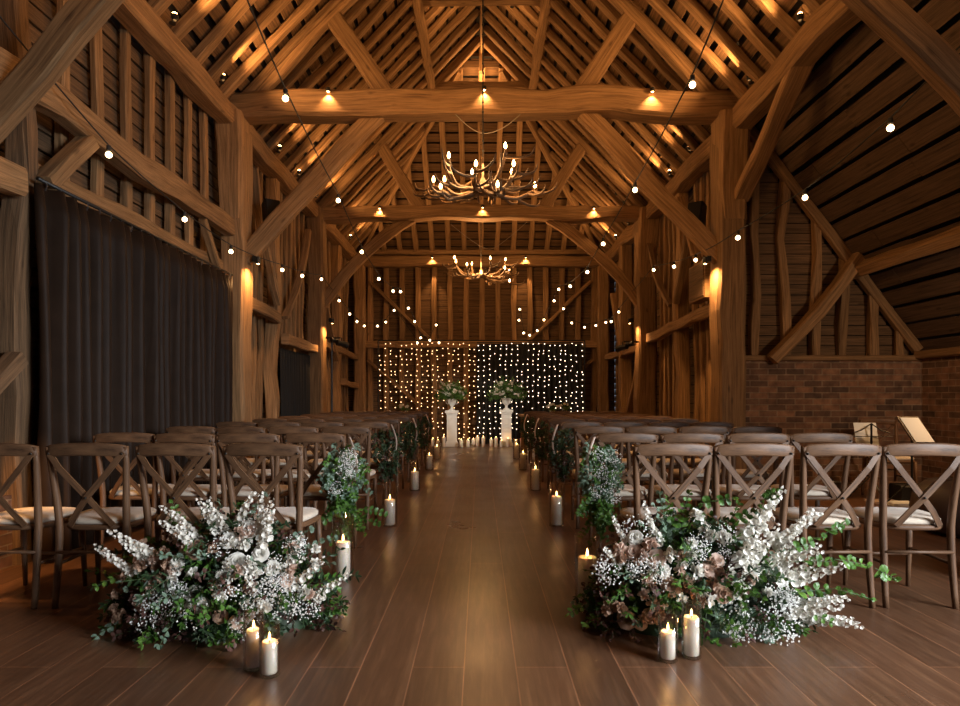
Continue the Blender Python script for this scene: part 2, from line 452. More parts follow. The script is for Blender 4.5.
for s in (-1, 1):
    zt = EAVE+(16-GABY)*HIPS
    mb = MB(); mb.beam((s*3.06, 16, EAVE-.04), (s*roof_x(zt), GABY, zt-.04), .10, .2, wob=.03)
    mb.build('hip_rafter', 'oak', hip)
mb = MB(); zb = EAVE+(16-GABY)*HIPS       # small gablet at the top of the hip
z = zb
while z < RIDGE-.05:
    hw = roof_x(z+.08)
    mb.beam((-hw+.03, GABY+.05, z+.08), (hw+.03, GABY+.05, z+.08), .02, .13, cham=0); z += .15
gb = mb.build('ceiling', 'roofboard'); struct(gb)
b = MB(); b.v = [V((-.5, GABY+.11, zb+.04)), V((.55, GABY+.11, zb+.04)), V((.05, GABY+.11, RIDGE+.16)), V((.02, GABY+.11, RIDGE+.16))]; b.face((0, 1, 2, 3)); b.build('roof_felt', 'dark', gb)
mb = MB(); mb.beam((.03, GABY, zb-.1), (.03, GABY, RIDGE-.05), .09, .09, up=(0, 1, 0), wob=.02); mb.build('gablet_post', 'rafter', gb)

def rough_thing(name, label, cat, mb, mat='oak', group=None):
    o = mb.build(name, mat); return tag(o, label, cat, group)
mb = MB(); mb.beam((.035, -3, RIDGE-.1), (.035, GABY+.1, RIDGE-.1), .06, .2, wob=.02)
rough_thing('ridge_board', 'oak ridge board along the peak of the main roof', 'beam', mb)
mb = MB(); mb.beam((-3.09, -3, CH+3.44), (-3.09, 16.1, CH+3.44), .24, .25, wob=.05)
rough_thing('arcade_plate', 'long oak wall plate carrying the rafter feet on the left', 'beam', mb)
mb = MB(); mb.beam((3.24, -3, CH+3.40), (3.15, 16.1, CH+3.40), .26, .27, wob=.06)
rough_thing('arcade_plate', 'long oak wall plate carrying the rafter feet on the right', 'beam', mb)
for s, n in ((-1, 'left'), (1, 'right')):
    mb = MB(); mb.beam((s*.93+.035, -3, CH+5.72), (s*.93+.035, 12.0, CH+5.72), .09, .16, up=(s*SL, 0, 1), wob=.03)
    rough_thing('purlin', f'dark oak purlin high in the {n} slope of the roof', 'beam', mb)
for y, lab in ((9.4, 'upper oak collar between the purlins above the nearer chandelier'),):
    mb = MB(); mb.beam((-1.0, y, CH+5.86), (1.07, y, CH+5.86), .12, .15, wob=.03); rough_thing('collar_beam', lab, 'beam', mb)

# ------------------------------------------------------------------ trusses
def truss(d, xl, xr, label, tz=3.62, th=.32):
    t = thing('timber_truss', label, 'truss', ((xl+xr)/2, d, 0))
    for x, s in ((xl, -1), (xr, 1)):
        mb = MB(); w = .30 if s < 0 else .34
        mb.beam((x, d, 0), (x, d, CH+3.30), w, .34, up=(0, 1, 0), wob=.05, cham=.1)
        mb.build('post', 'oak', t)
        mb = MB(); mb.beam((x, d-.03, CH+2.2), (x+s*.02, d-.07, CH+3.50), w*.9, .30, up=(0, 1, 0), wob=.05, taper=1.25, cham=.1)
        mb.build('post_head', 'oak', t)
        mb = MB(); fx = x-s*.10; bw = (0, 0, 0) if d < 11 else (s*.04, 0, .16)
        z1_ = 1.75 if d > 5 else (1.57 if s < 0 else 1.72)
        mb.beam((fx, d, CH+z1_), ((-1.28 if s < 0 else 1.30) if d > 5 else s*1.45, d, CH+tz-.06), .12, (.22 if d < 11 else .20) if d > 5 else .19, up=(s, 0, .8), wob=.03, bow=bw, seg=8)
        mb.build('brace', 'oak', t)
        mb = MB(); mb.beam((s*1.12+.03, d, CH+tz+.05), (s*2.02+.03, d, CH+4.98), .11, .22, up=(s, 0, -.7), wob=.03)
        mb.build('strut', 'oak', t)
        nrm = V((s*SL, 0, 1)).normalized()
        mb = MB(); mb.beam(V((s*3.06+.035, d, EAVE-.02))-nrm*.04, V((.035+s*.05, d, RIDGE-.05))-nrm*.04, .13, .13, up=nrm, wob=.03)
        mb.build('principal_rafter', 'oak', t)
    mb = MB(); mb.beam((xl-.16, d-.02, CH+tz), (xr+.12, d-.02, CH+tz+.01), .30, th, wob=.06, bow=(0, 0, .03), seg=24)
    mb.build('tie_beam', 'oak', t)
    mb = MB(); mb.beam((-1.05, d, CH+5.84), (1.12, d, CH+5.84), .12, .15, wob=.03); mb.build('collar', 'oak', t)
    return t
tr1 = truss(4.0, -3.30, 3.30, 'oak truss nearest the camera, its braces crossing the top corners')
tr2 = truss(8.0, XL, XR, 'oak truss with wide tie beam behind the nearer antler chandelier')
tr3 = truss(12.0, XL, XR, 'oak truss in front of the smaller, farther antler chandelier', 3.42, .25)

def spot_fixture(x, y, z, label, group=None, energy=6, down=True):
    t = thing('spotlight', label, 'light', (x, y, z), group)
    mb = MB(); mb.tube([(x, y+.05, z+.02), (x, y+.02, z+.04), (x, y-.02, z+.03)], .008, 6); mb.build('bracket', 'black', t)
    mb = MB(); mb.lathe((x, y-.02, z-.02), [(.012, .05), (.028, .045), (.030, 0), (.022, -.001)], 12, cap=False); mb.build('housing', 'black', t)
    mb = MB(); mb.ball((x, y-.02, z-.012), .018, 10, 6); mb.build('lamp_bulb', 'sbulb', t, smooth=True)
    lamp('spot_beam', 'SPOT', (x, y-.03, z-.035), energy, parent=t, radius=.012, aim=(x, y+.05, z-.42), angle=110, blend=.8)
    return t
for d, n in ((8.0, 'nearer'), (12.0, 'farther')):
    for x, w in ((-1.85, 'left'), (.05, 'middle'), (2.10, 'right')):
        z0 = CH+(3.62+.14 if d < 9 else 3.42+.10)+.03*(1-abs(x)/3)
        spot_fixture(x, d-.185, z0-.02, f'small lit spotlight on the {w} of the {n} tie beam', energy=16)
# tie beam of the end wall
mb = MB(); mb.beam((-3.1, 15.86, CH+3.38), (3.15, 15.86, CH+3.38), .24, .26, wob=.04); rough_thing('tie_beam', 'oak tie beam across the far end wall', 'beam', mb)
for x, w in ((-1.17, 'left'), (1.12, 'right')):
    spot_fixture(x, 15.70, CH+3.46, f'small lit spotlight on the {w} of the end wall tie beam', energy=22)
    lamp('wall_wash', 'SPOT', (x, 15.72, CH+3.20), 22, radius=.03, aim=(x, 16.14, CH+2.3), angle=62, blend=.6)

# uplights standing on the arcade plates
def uplight(x, y, z, s, label, group, e=30):
    t = thing('uplight', label, 'light', (x, y, z), group)
    mb = MB(); mb.lathe((x, y, z), [(.03, 0), (.03, .012), (.012, .015), (.012, .035)], 10); mb.build('base', 'black', t)
    mb = MB(); mb.lathe((x-s*.02, y, z+.035), [(.018, 0), (.034, .02), (.036, .05)], 12, cap=False); mb.build('housing', 'black', t)
    mb = MB(); mb.ball((x-s*.02, y, z+.085), .028, 10, 6); mb.build('lamp_bulb', 'sbulb', t, smooth=True)
    lamp('uplight_beam', 'SPOT', (x-s*.20, y, z+.10), e*1.25, parent=t, radius=.06, aim=(x-s*1.6, y+.2, z+1.1), angle=150, blend=.9)
order = ['first', 'second', 'third', 'fourth', 'fifth', 'sixth', 'seventh', 'eighth', 'ninth', 'tenth', 'eleventh', 'twelfth', 'thirteenth', 'fourteenth', 'fifteenth', 'sixteenth', 'seventeenth', 'eighteenth']
ups = [4.9, 6.1, 7.25, 9.3, 10.3, 11.4, 13.2, 14.4]
for i, y in enumerate(ups):
    for s, x, n in ((-1, -2.93, 'left'), (1, 3.07, 'right')):
        uplight(x, y, CH+3.565, s, f'added fill uplight on the {n} wall plate, {order[i]} counting back from the camera', None, 30 if i > 2 else 50)
for y, n in ((9.56, 'nearer'), (12.16, 'farther')):  # fill uplights added behind the collars to brighten the rafters above
    for s_, m_n in ((-1, 'left'), (1, 'right')):
        uplight(.03+s_*.45, y, CH+5.84, s_, f'added fill uplight on the {m_n} of the {n} high collar beam', None, 34)
# small downlights on the posts
def post_light(x, y, z, s, label, e):
    t = thing('wall_light', label, 'light', (x, y, z))
    mb = MB(); mb.box((x+s*.01, y, z), (.05, .07, .07)); mb.build('bracket', 'black', t)
    mb = MB(); mb.lathe((x-s*.03, y, z-.06), [(.02, .09), (.032, .085), (.034, 0)], 12, cap=False); mb.build('housing', 'black', t)
    mb = MB(); mb.ball((x-s*.03, y, z-.045), .022, 10, 6); mb.build('lamp_bulb', 'sbulb', t, smooth=True)
    lamp('downlight_beam', 'SPOT', (x-s*.03, y-.01, z-.08), e, parent=t, radius=.02, aim=(x+s*.06, y+.1, z-1.2), angle=150, blend=.9)
post_light(-2.78, 7.93, CH+1.72, -1, 'small downlight on the left post below the nearer tie beam', 55)
post_light(2.82, 7.93, CH+1.72, 1, 'small downlight on the right post below the nearer tie beam', 95)
post_light(-2.78, 11.93, CH+1.45, -1, 'small downlight on the left post below the farther tie beam', 60)
post_light(2.82, 11.93, CH+1.45, 1, 'small downlight on the right post below the farther tie beam', 40)

# ------------------------------------------------------------------ left wall
def weatherboard(x0, x1, z0, z1, y, along='x', step=.15, mat='board', name='wall', tilt=.012, face=-1, ztop=None):
    mb = MB(); z = z0
    while z < z1:
        zc = z+step/2; h = step-.012
        a, b_ = x0, x1
        if ztop: b_ = min(x1, ztop(zc+h/2))
        if b_-a > .05:
            q = a
            while q < b_:
                q2 = min(b_, q+rnd.uniform(2.0, 3.4))
                if b_-q2 < .5: q2 = b_
                o = rnd.uniform(-.004, .004)
                if along == 'x': mb.beam((q, y+o, zc), (q2-.004, y+o, zc), .018, h, up=(0, tilt*face*8, 1), cham=0)
                else: mb.beam((y+o, q, zc), (y+o, q2-.004, zc), .018, h, up=(tilt*face*8, 0, 1), cham=0)
                q = q2
        z += step
    return mb
mb = weatherboard(-3, 16.2, 0, CH+3.5, -3.32, 'y')
wl = mb.build('wall_left', 'board'); struct(wl)
b = MB(); b.box((-3.37, 6.6, 2.35), (.03, 19.4, 4.9)); b.build('backing', 'dark', wl)
def part(parent, name, mat, *a, **k):
    m_ = MB(); m_.beam(*a, **k); return m_.build(name, mat, parent)
SX = -3.235
y = 4.55                                    # bay between first and second truss
for y in (4.96, 5.41, 5.85, 6.27, 6.68, 7.10, 7.50):
    part(wl, 'stud', 'oak', (SX, y, CH+1.35), (SX, y, CH+3.4), .10, .065, up=(1, 0, 0), wob=.03)
part(wl, 'corner_stud', 'board', (-3.19, 4.40, 0), (-3.19, 4.40, CH+3.4), .15, .16, up=(1, 0, 0), wob=.06)  # darker board wood puts the shade of this near corner into the colour
part(wl, 'rail', 'oak', (-3.07, 3.2, CH+2.10), (-3.07, 7.85, CH+2.10), .14, .22, wob=.05)
part(wl, 'rail', 'oak', (-3.10, 3.2, CH+1.42), (-3.10, 4.28, CH+1.44), .16, .18, wob=.05)
part(wl, 'rail', 'oak', (-3.2, 4.5, CH+1.62), (-3.2, 7.9, CH+1.62), .10, .14, wob=.03)
part(wl, 'wall_brace', 'oak', (-3.06, 4.5, CH+1.5), (-3.06, 4.98, CH+2.0), .12, .13, up=(1, 0, 0), wob=.03)
part(wl, 'wall_brace', 'oak', (-3.1, 7.15, CH+2.0), (-3.1, 7.7, CH+1.35), .07, .09, up=(1, 0, 0), wob=.02)
part(wl, 'wall_brace', 'board', (-3.1, 3.55, CH-.35), (-3.1, 4.3, CH+.28), .10, .13, up=(1, 0, 0), wob=.03)  # same darker wood in place of shade on this low brace
m_ = MB(); m_.box((-3.30, 1.1, .24), (.26, 6.6, .48)); 
m_.uv = [[((m_.v[i].x+m_.v[i].y), m_.v[i].z) for i in f] for f in m_.f]
m_.build('brick_plinth', 'brick', wl)
# bay three
y = 8.42
while y < 9.5:
    part(wl, 'stud', 'oak', (SX, y, 0), (SX, y, CH+3.4), .10, .065, up=(1, 0, 0), wob=.03); y += .25
part(wl, 'middle_post', 'oak', (-3.17, 9.78, 0), (-3.17, 9.78, CH+3.4), .20, .18, up=(1, 0, 0), wob=.06)
y = 10.12
while y < 11.75:
    part(wl, 'stud', 'oak', (SX, y, CH+.9), (SX, y, CH+3.4), .10, .065, up=(1, 0, 0), wob=.03); y += .25
part(wl, 'rail', 'oak', (-3.04, 8.2, CH+1.25), (-3.04, 9.62, CH+1.20), .12, .16, wob=.04)
part(wl, 'rail', 'oak', (-3.04, 9.95, CH+.92), (-3.04, 11.82, CH+.90), .12, .16, wob=.04)
part(wl, 'wall_brace', 'oak', (-3.03, 9.95, CH+1.25), (-3.03, 11.3, CH+2.95), .07, .11, up=(1, 0, 0), wob=.03, bow=(0, .08, -.12))
part(wl, 'wall_brace', 'oak', (-3.03, 9.6, CH+1.4), (-3.03, 8.6, CH+3.1), .07, .11, up=(1, 0, 0), wob=.03, bow=(0, -.08, -.12))
# bay four
for i in range(11):
    y = 12.40+i*.31
    if abs(y-14) > .1: part(wl, 'stud', 'oak', (SX, y, 0), (SX, y, CH+3.4), .10, .065, up=(1, 0, 0), wob=.04)
part(wl, 'middle_post', 'oak', (-3.15, 14.0, 0), (-3.15, 14.0, CH+3.4), .22, .20, up=(1, 0, 0), wob=.06)
part(wl, 'rail', 'oak', (-3.04, 12.2, CH+1.05), (-3.04, 15.8, CH+1.0), .10, .13, wob=.04)
part(wl, 'rail', 'oak', (-3.04, 14.2, CH+.35), (-3.04, 15.8, CH+.3), .10, .13, wob=.04)
part(wl, 'wall_brace', 'oak', (-3.03, 12.2, CH+2.3), (-3.03, 13.5, CH+.8), .10, .15, up=(1, 0, 0), wob=.03, bow=(0, -.1, -.1))

# ------------------------------------------------------------------ right arcade wall (bays three and four)
wr = weatherboard(8.32, 16.2, 0, CH+3.4, 3.42, 'y', face=1).build('wall_arcade_right', 'board'); struct(wr)
b = MB(); b.box((3.47, 12.3, 2.3), (.03, 7.8, 4.6)); b.build('backing', 'dark', wr)
SR = 3.33
y = 8.5
while y < 11.8:
    if abs(y-10.25) > .2: part(wr, 'stud', 'oak', (SR, y, 0), (SR, y, CH+3.35), .09, .065, up=(1, 0, 0), wob=.035)
    y += .27
part(wr, 'middle_post', 'oak', (3.24, 10.25, 0), (3.24, 10.25, CH+3.35), .22, .20, up=(1, 0, 0), wob=.06)
part(wr, 'rail', 'oak', (3.12, 8.2, CH+1.2), (3.12, 11.85, CH+1.1), .12, .16, wob=.04)
part(wr, 'wall_brace', 'oak', (3.1, 8.3, CH+1.3), (3.1, 9.9, CH+3.1), .07, .11, up=(1, 0, 0), wob=.03, bow=(0, .1, -.14))
part(wr, 'wall_brace', 'oak', (3.1, 10.4, CH+1.5), (3.1, 11.7, CH+2.8), .07, .10, up=(1, 0, 0), wob=.03, bow=(0, .1, -.1))
part(wr, 'wall_brace', 'oak', (3.1, 10.1, CH+1.5), (3.1, 9.5, CH+2.6), .08, .10, up=(1, 0, 0), wob=.03)
for i in range(11):
    y = 12.4+i*.31
    if abs(y-14) > .14: part(wr, 'stud', 'oak', (SR, y, 0), (SR, y, CH+3.35), .09, .065, up=(1, 0, 0), wob=.04)
part(wr, 'middle_post', 'oak', (3.18, 14.0, 0), (3.18, 14.0, CH+3.35), .26, .26, up=(1, 0, 0), wob=.06)
part(wr, 'rail', 'oak', (3.12, 12.2, CH+.98), (3.12, 15.8, CH+1.0), .10, .13, wob=.04)
part(wr, 'wall_brace', 'oak', (3.1, 14.9, CH+2.4), (3.1, 13.8, CH+.9), .10, .15, up=(1, 0, 0), wob=.03)
part(wr, 'wall_brace', 'oak', (3.1, 12.3, CH+.9), (3.1, 13.3, CH-.3), .10, .13, up=(1, 0, 0), wob=.03)
# brace from the right post up to the plate, towards the camera
mb = MB(); mb.beam((3.22, 7.88, CH+2.45), (3.2, 6.35, CH+3.34), .12, .20, up=(1, 0, 0), wob=.03)
rough_thing('timber_brace', 'oak brace rising from the right post to the wall plate above the aisle', 'beam', mb)

# ------------------------------------------------------------------ end wall
we = weatherboard(-3.3, 3.4, 0, CH+3.55, 16.14, 'x', face=-1).build('wall_end', 'board'); struct(we)
b = MB(); b.box((0, 16.2, 2.35), (6.8, .03, 4.8)); b.build('backing', 'dark', we)
x = -2.75
while x < 2.95:
    part(we, 'stud', 'oak', (x, 16.04, 0), (x, 16.04, CH+3.5), .13, .14, up=(0, 1, 0), wob=.03); x += .40
for x in (-2.98, 3.05): part(we, 'corner_post', 'oak', (x, 15.9, 0), (x, 15.9, CH+3.5), .28, .28, up=(0, 1, 0), wob=.05)
part(we, 'rail', 'oak', (-2.9, 15.93, CH+1.33), (2.95, 15.93, CH+1.33), .12, .16, wob=.03)
part(we, 'rail', 'oak', (-2.9, 15.93, CH+3.62), (2.95, 15.93, CH+3.62), .14, .12, wob=.03)
for s in (-1, 1):
    part(we, 'wall_brace', 'oak', (s*2.75, 15.93, CH+2.9), (s*1.2, 15.93, CH+1.42), .08, .14, up=(0, 1, 0), wob=.03)
    part(we, 'wall_brace', 'oak', (s*2.8, 15.93, CH+.95), (s*1.5, 15.93, CH-.2), .08, .14, up=(0, 1, 0), wob=.03)

# ------------------------------------------------------------------ right aisle: brick, partition, sloping roof
def ax(z): return 3.345+(CH+3.466-z)/1.32      # underside line of the aisle roof
def wallbox(name, c, sz, mat='brick', ax_u='x'):
    m_ = MB(); m_.box(c, sz)
    m_.uv = [[((m_.v[i].x if ax_u == 'x' else m_.v[i].y), m_.v[i].z) for i in f] for f in m_.f]
    o = m_.build(name, mat); struct(o); return o
ba = wallbox('wall_aisle_end', (4.4, 8.12, .80), (2.36, .24, 1.60))
m_ = MB(); m_.beam((3.3, 8.08, 1.635), (5.55, 8.08, 1.635), .22, .07, wob=.01); m_.build('sill_plate', 'oak', ba)
wb = weatherboard(3.28, 5.6, 1.67, CH+3.4, 8.16, 'x', step=.13, ztop=ax, tilt=.008).build('wall_partition', 'board'); struct(wb)
b = MB(); b.v = [V((3.3, 8.2, 1.6)), V((5.6, 8.2, 1.6)), V((5.6, 8.2, 1.75)), V((3.3, 8.2, CH+3.7))]; b.face((0, 1, 2, 3)); b.build('backing', 'dark', wb)
for x in (3.46, 3.86, 4.24, 4.60, 4.95, 5.29):
    part(wb, 'stud', 'oak', (x, 8.09, 1.66), (x+rnd.uniform(-.03, .03), 8.09, ax(0)*0+CH+3.466-(x-3.345)*1.32-.03), .10, .10, up=(0, 1, 0), wob=.07)
part(wb, 'sloping_rail', 'oak', (3.33, 8.04, CH+3.44), (5.5, 8.04, CH+.60), .12, .10, up=(0, 1, 0), wob=.02)
mb = MB(); mb.beam((3.62, 7.96, 1.60), (4.72, 7.96, CH+1.74), .14, .20, up=(0, 1, 0), wob=.03, bow=(.03, 0, -.04))
rough_thing('timber_brace', 'curved oak strut rising off the brick wall to the aisle purlin', 'beam', mb)
an = V((1.32, 0, 1)).normalized()
wallr = MB()
wallr.box((5.62, 4.7, .83), (.2, 7.0, 1.62)); wallr.box((5.62, -2.75, 1.6), (.2, .5, 3.2))
wallr.uv = [[(wallr.v[i].y, wallr.v[i].z) for i in f] for f in wallr.f]
wrr = wallr.build('wall_right', 'brick'); struct(wrr)
m_ = MB(); m_.beam((5.52, 1.2, 1.67), (5.52, 8.0, 1.67), .2, .10, wob=.02); m_.build('wall_plate', 'oak', wrr)
mb = MB(); nb = 15; total = math.hypot(2.35, 2.35*1.32)
for i in range(nb):
    s0 = (i+.5)/nb*total
    p = V((3.25, 0, CH+3.466+.125))+V((1, 0, -1.32)).normalized()*s0+an*.05
    y = 1.2
    while y < 8.2:
        y2 = min(8.2, y+rnd.uniform(1.6, 3.2))
        o = rnd.uniform(-.008, .008)
        mb.beam((p.x, y, p.z+o), (p.x, y2-.008, p.z+o), total/nb-.05+rnd.uniform(-.01, .01), .03, up=an, cham=0)
        y = y2
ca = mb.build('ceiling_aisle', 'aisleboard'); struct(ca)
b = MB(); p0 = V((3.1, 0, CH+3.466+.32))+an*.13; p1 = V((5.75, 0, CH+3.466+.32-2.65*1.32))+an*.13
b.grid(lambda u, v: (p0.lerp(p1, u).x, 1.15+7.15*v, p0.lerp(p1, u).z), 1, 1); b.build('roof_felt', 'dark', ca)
mb = MB(); mb.beam((4.72, 1.2, CH+1.60), (4.72, 8.1, CH+1.60), .15, .17, up=an, wob=.03)
rough_thing('aisle_purlin', 'oak purlin under the sloping boards of the right aisle', 'beam', mb)
# wall behind the camera, and the ground outside the side doorway
m_ = MB(); m_.box((1.1, -3.1, 2.4), (9.2, .2, 4.8)); w_ = m_.build('wall_camera_side', 'board'); struct(w_)
m_ = MB(); m_.box((1.1, -3.05, 6.4), (9.2, .1, 3.4)); w_ = m_.build('wall_camera_side', 'board'); struct(w_)
m_ = MB(); m_.grid(lambda u, v: (5.7+8*u, -6+12*v, -.02), 1, 1); w_ = m_.build('floor_outside', 'out'); struct(w_)
dj = MB()
for y in (-2.45, 1.15): dj.box((5.62, y, 1.5), (.14, .12, 3.0))
dj.box((5.62, -.65, 3.06), (.14, 3.7, .14))
d_ = dj.build('door_1', 'oak'); struct(d_)
pr = MB(); pr.box((4.5, -.9, 4.45), (2.6, 4.2, .08)); pr.box((5.62, -.9, 3.8), (.1, 4.2, 1.3)); pr.box((4.5, 1.17, 4.2), (2.4, .06, .5))  # unseen porch added to fit the tall daylight opening and block sky light
q_ = pr.build('ceiling_added_porch', 'board'); struct(q_)

# ------------------------------------------------------------------ curtains
def curtain(label, P0, P1, z0, z1, n, amp, mat, name='curtain', rail=True, nrm=(1, 0, 0), seed=0, flare=.4):
    P0, P1 = V(P0), V(P1); t = thing(name, label, 'curtain', ((P0+P1)/2).to_tuple()[:2]+(0,))
    nrm = V(nrm); rr = random.Random(seed); ph = [rr.uniform(-.6, .6) for _ in range(n+2)]; am = [rr.uniform(.6, 1.3) for _ in range(n+2)]
    def fn(u, v):
        k = u*n; i = int(min(k, n-1)); z = z0+(z1-z0)*v
        sway = noise.noise(V((u*6, seed, v*.8)))*.5*(1-v)
        a = amp*am[i]*(1+flare*(1-v))*(.5 if v > .97 else 1)
        w = math.sin(2*PI*(k+sway)); w = math.copysign(abs(w)**.75, w)
        p = P0.lerp(P1, u)+nrm*(a*w+amp*.6*noise.noise(V((u*n*.7, 3+seed, v*1.5))))
        p.z = z; return p
    mb = MB(); mb.grid(fn, n*10, 14); c = mb.build('cloth', mat, t, smooth=True)
    c.modifiers.new('thick', 'SOLIDIFY').thickness = .004
    if rail:
        mb = MB(); mb.tube([P0+V((0, 0, z1+.03)), P1+V((0, 0, z1+.03))], .014, 8); mb.build('curtain_rail', 'black', t, smooth=True)
        for i in range(n):
            p = P0.lerp(P1, (i+.5)/n); mb = MB(); mb.tube([p+V((0, 0, z1-.03)), p+nrm*.012+V((0, 0, z1)), p+V((0, 0, z1+.045))], .005, 5); mb.build('curtain_hook', 'steel', t)
    return t
curtain('tall pleated charcoal curtain along the left wall beside the front rows', (-3.0, 4.34, 0), (-3.0, 7.74, 0), .03, CH+1.46, 22, .06, 'velvet', seed=2)
curtain('dark curtain in the left wall opening between the far posts', (-3.12, 10.0, 0), (-3.12, 11.75, 0), .03, CH+.78, 14, .025, 'drape', rail=False, seed=5)

# ------------------------------------------------------------------ backdrop with fairy lights
fb = MB(); fb.ball((0, 0, 0), .0105, 6, 4)
def fairy(label, x0, x1, drape, seed):
    y = 15.35; t = thing('fairy_light_curtain', label, 'fairy lights', ((x0+x1)/2, y, 0)); rr = random.Random(seed)
    mb = MB(); mb.tube([(x0, y, CH+1.32), (x1, y, CH+1.32)], .008, 6); mb.build('top_wire', 'wire', t)
    n = int((x1-x0)/.128); pts = []
    for i in range(n+1):
        x = x0+.03+i*(x1-x0-.06)/n
        line = []
        for j in range(19):
            z = CH+1.28-j*.125
            line.append(V((x+rr.uniform(-.022, .022), y-.01+rr.uniform(-.02, .01), z+rr.uniform(-.035, .035))))
        mb = MB(); mb.tube(line, .0022, 3); mb.build('light_strand', 'wire', t)
        pts += [p for p in line if rr.random() < .86]
    rr.shuffle(pts)
    fm = 'fairy' if drape else 'fairyw'
    o0 = fb.build('fairy_bulb', fm, t, world=False); o0.location = pts[0]-V(t.location)
    for p in pts[1:100]: share(o0, 'fairy_bulb', t, p-V(t.location))
    mb = MB()
    for p in pts[100:]: mb.ball(p, .0105, 6, 4)
    tag(mb.build('fairy_bulbs', fm, t), kind='stuff')
    return t
fairy('fairy light strands hanging over bare timber, left half of the backdrop', -2.42, -.10, False, 3)
fairy('fairy light strands hanging over the black drape, right half of the backdrop', -.06, 2.48, True, 8)
curtain('black drape behind the right half of the fairy lights', (-.08, 15.62, 0), (2.5, 15.62, 0), .02, CH+1.32, 20, .035, 'drape', nrm=(0, 1, 0), seed=9, name='backdrop_drape')
tt = thing('backdrop_frame', 'black pipe frame carrying the fairy light backdrop', 'frame', (0, 15.5, 0))
for x in (-2.46, 2.53):
    mb = MB(); mb.tube([(x, 15.46, 0), (x, 15.46, CH+1.38)], .016, 8); mb.build('upright', 'black', tt)
mb = MB(); mb.tube([(-2.46, 15.46, CH+1.39), (2.53, 15.46, CH+1.39)], .016, 8); mb.build('crossbar', 'black', tt)

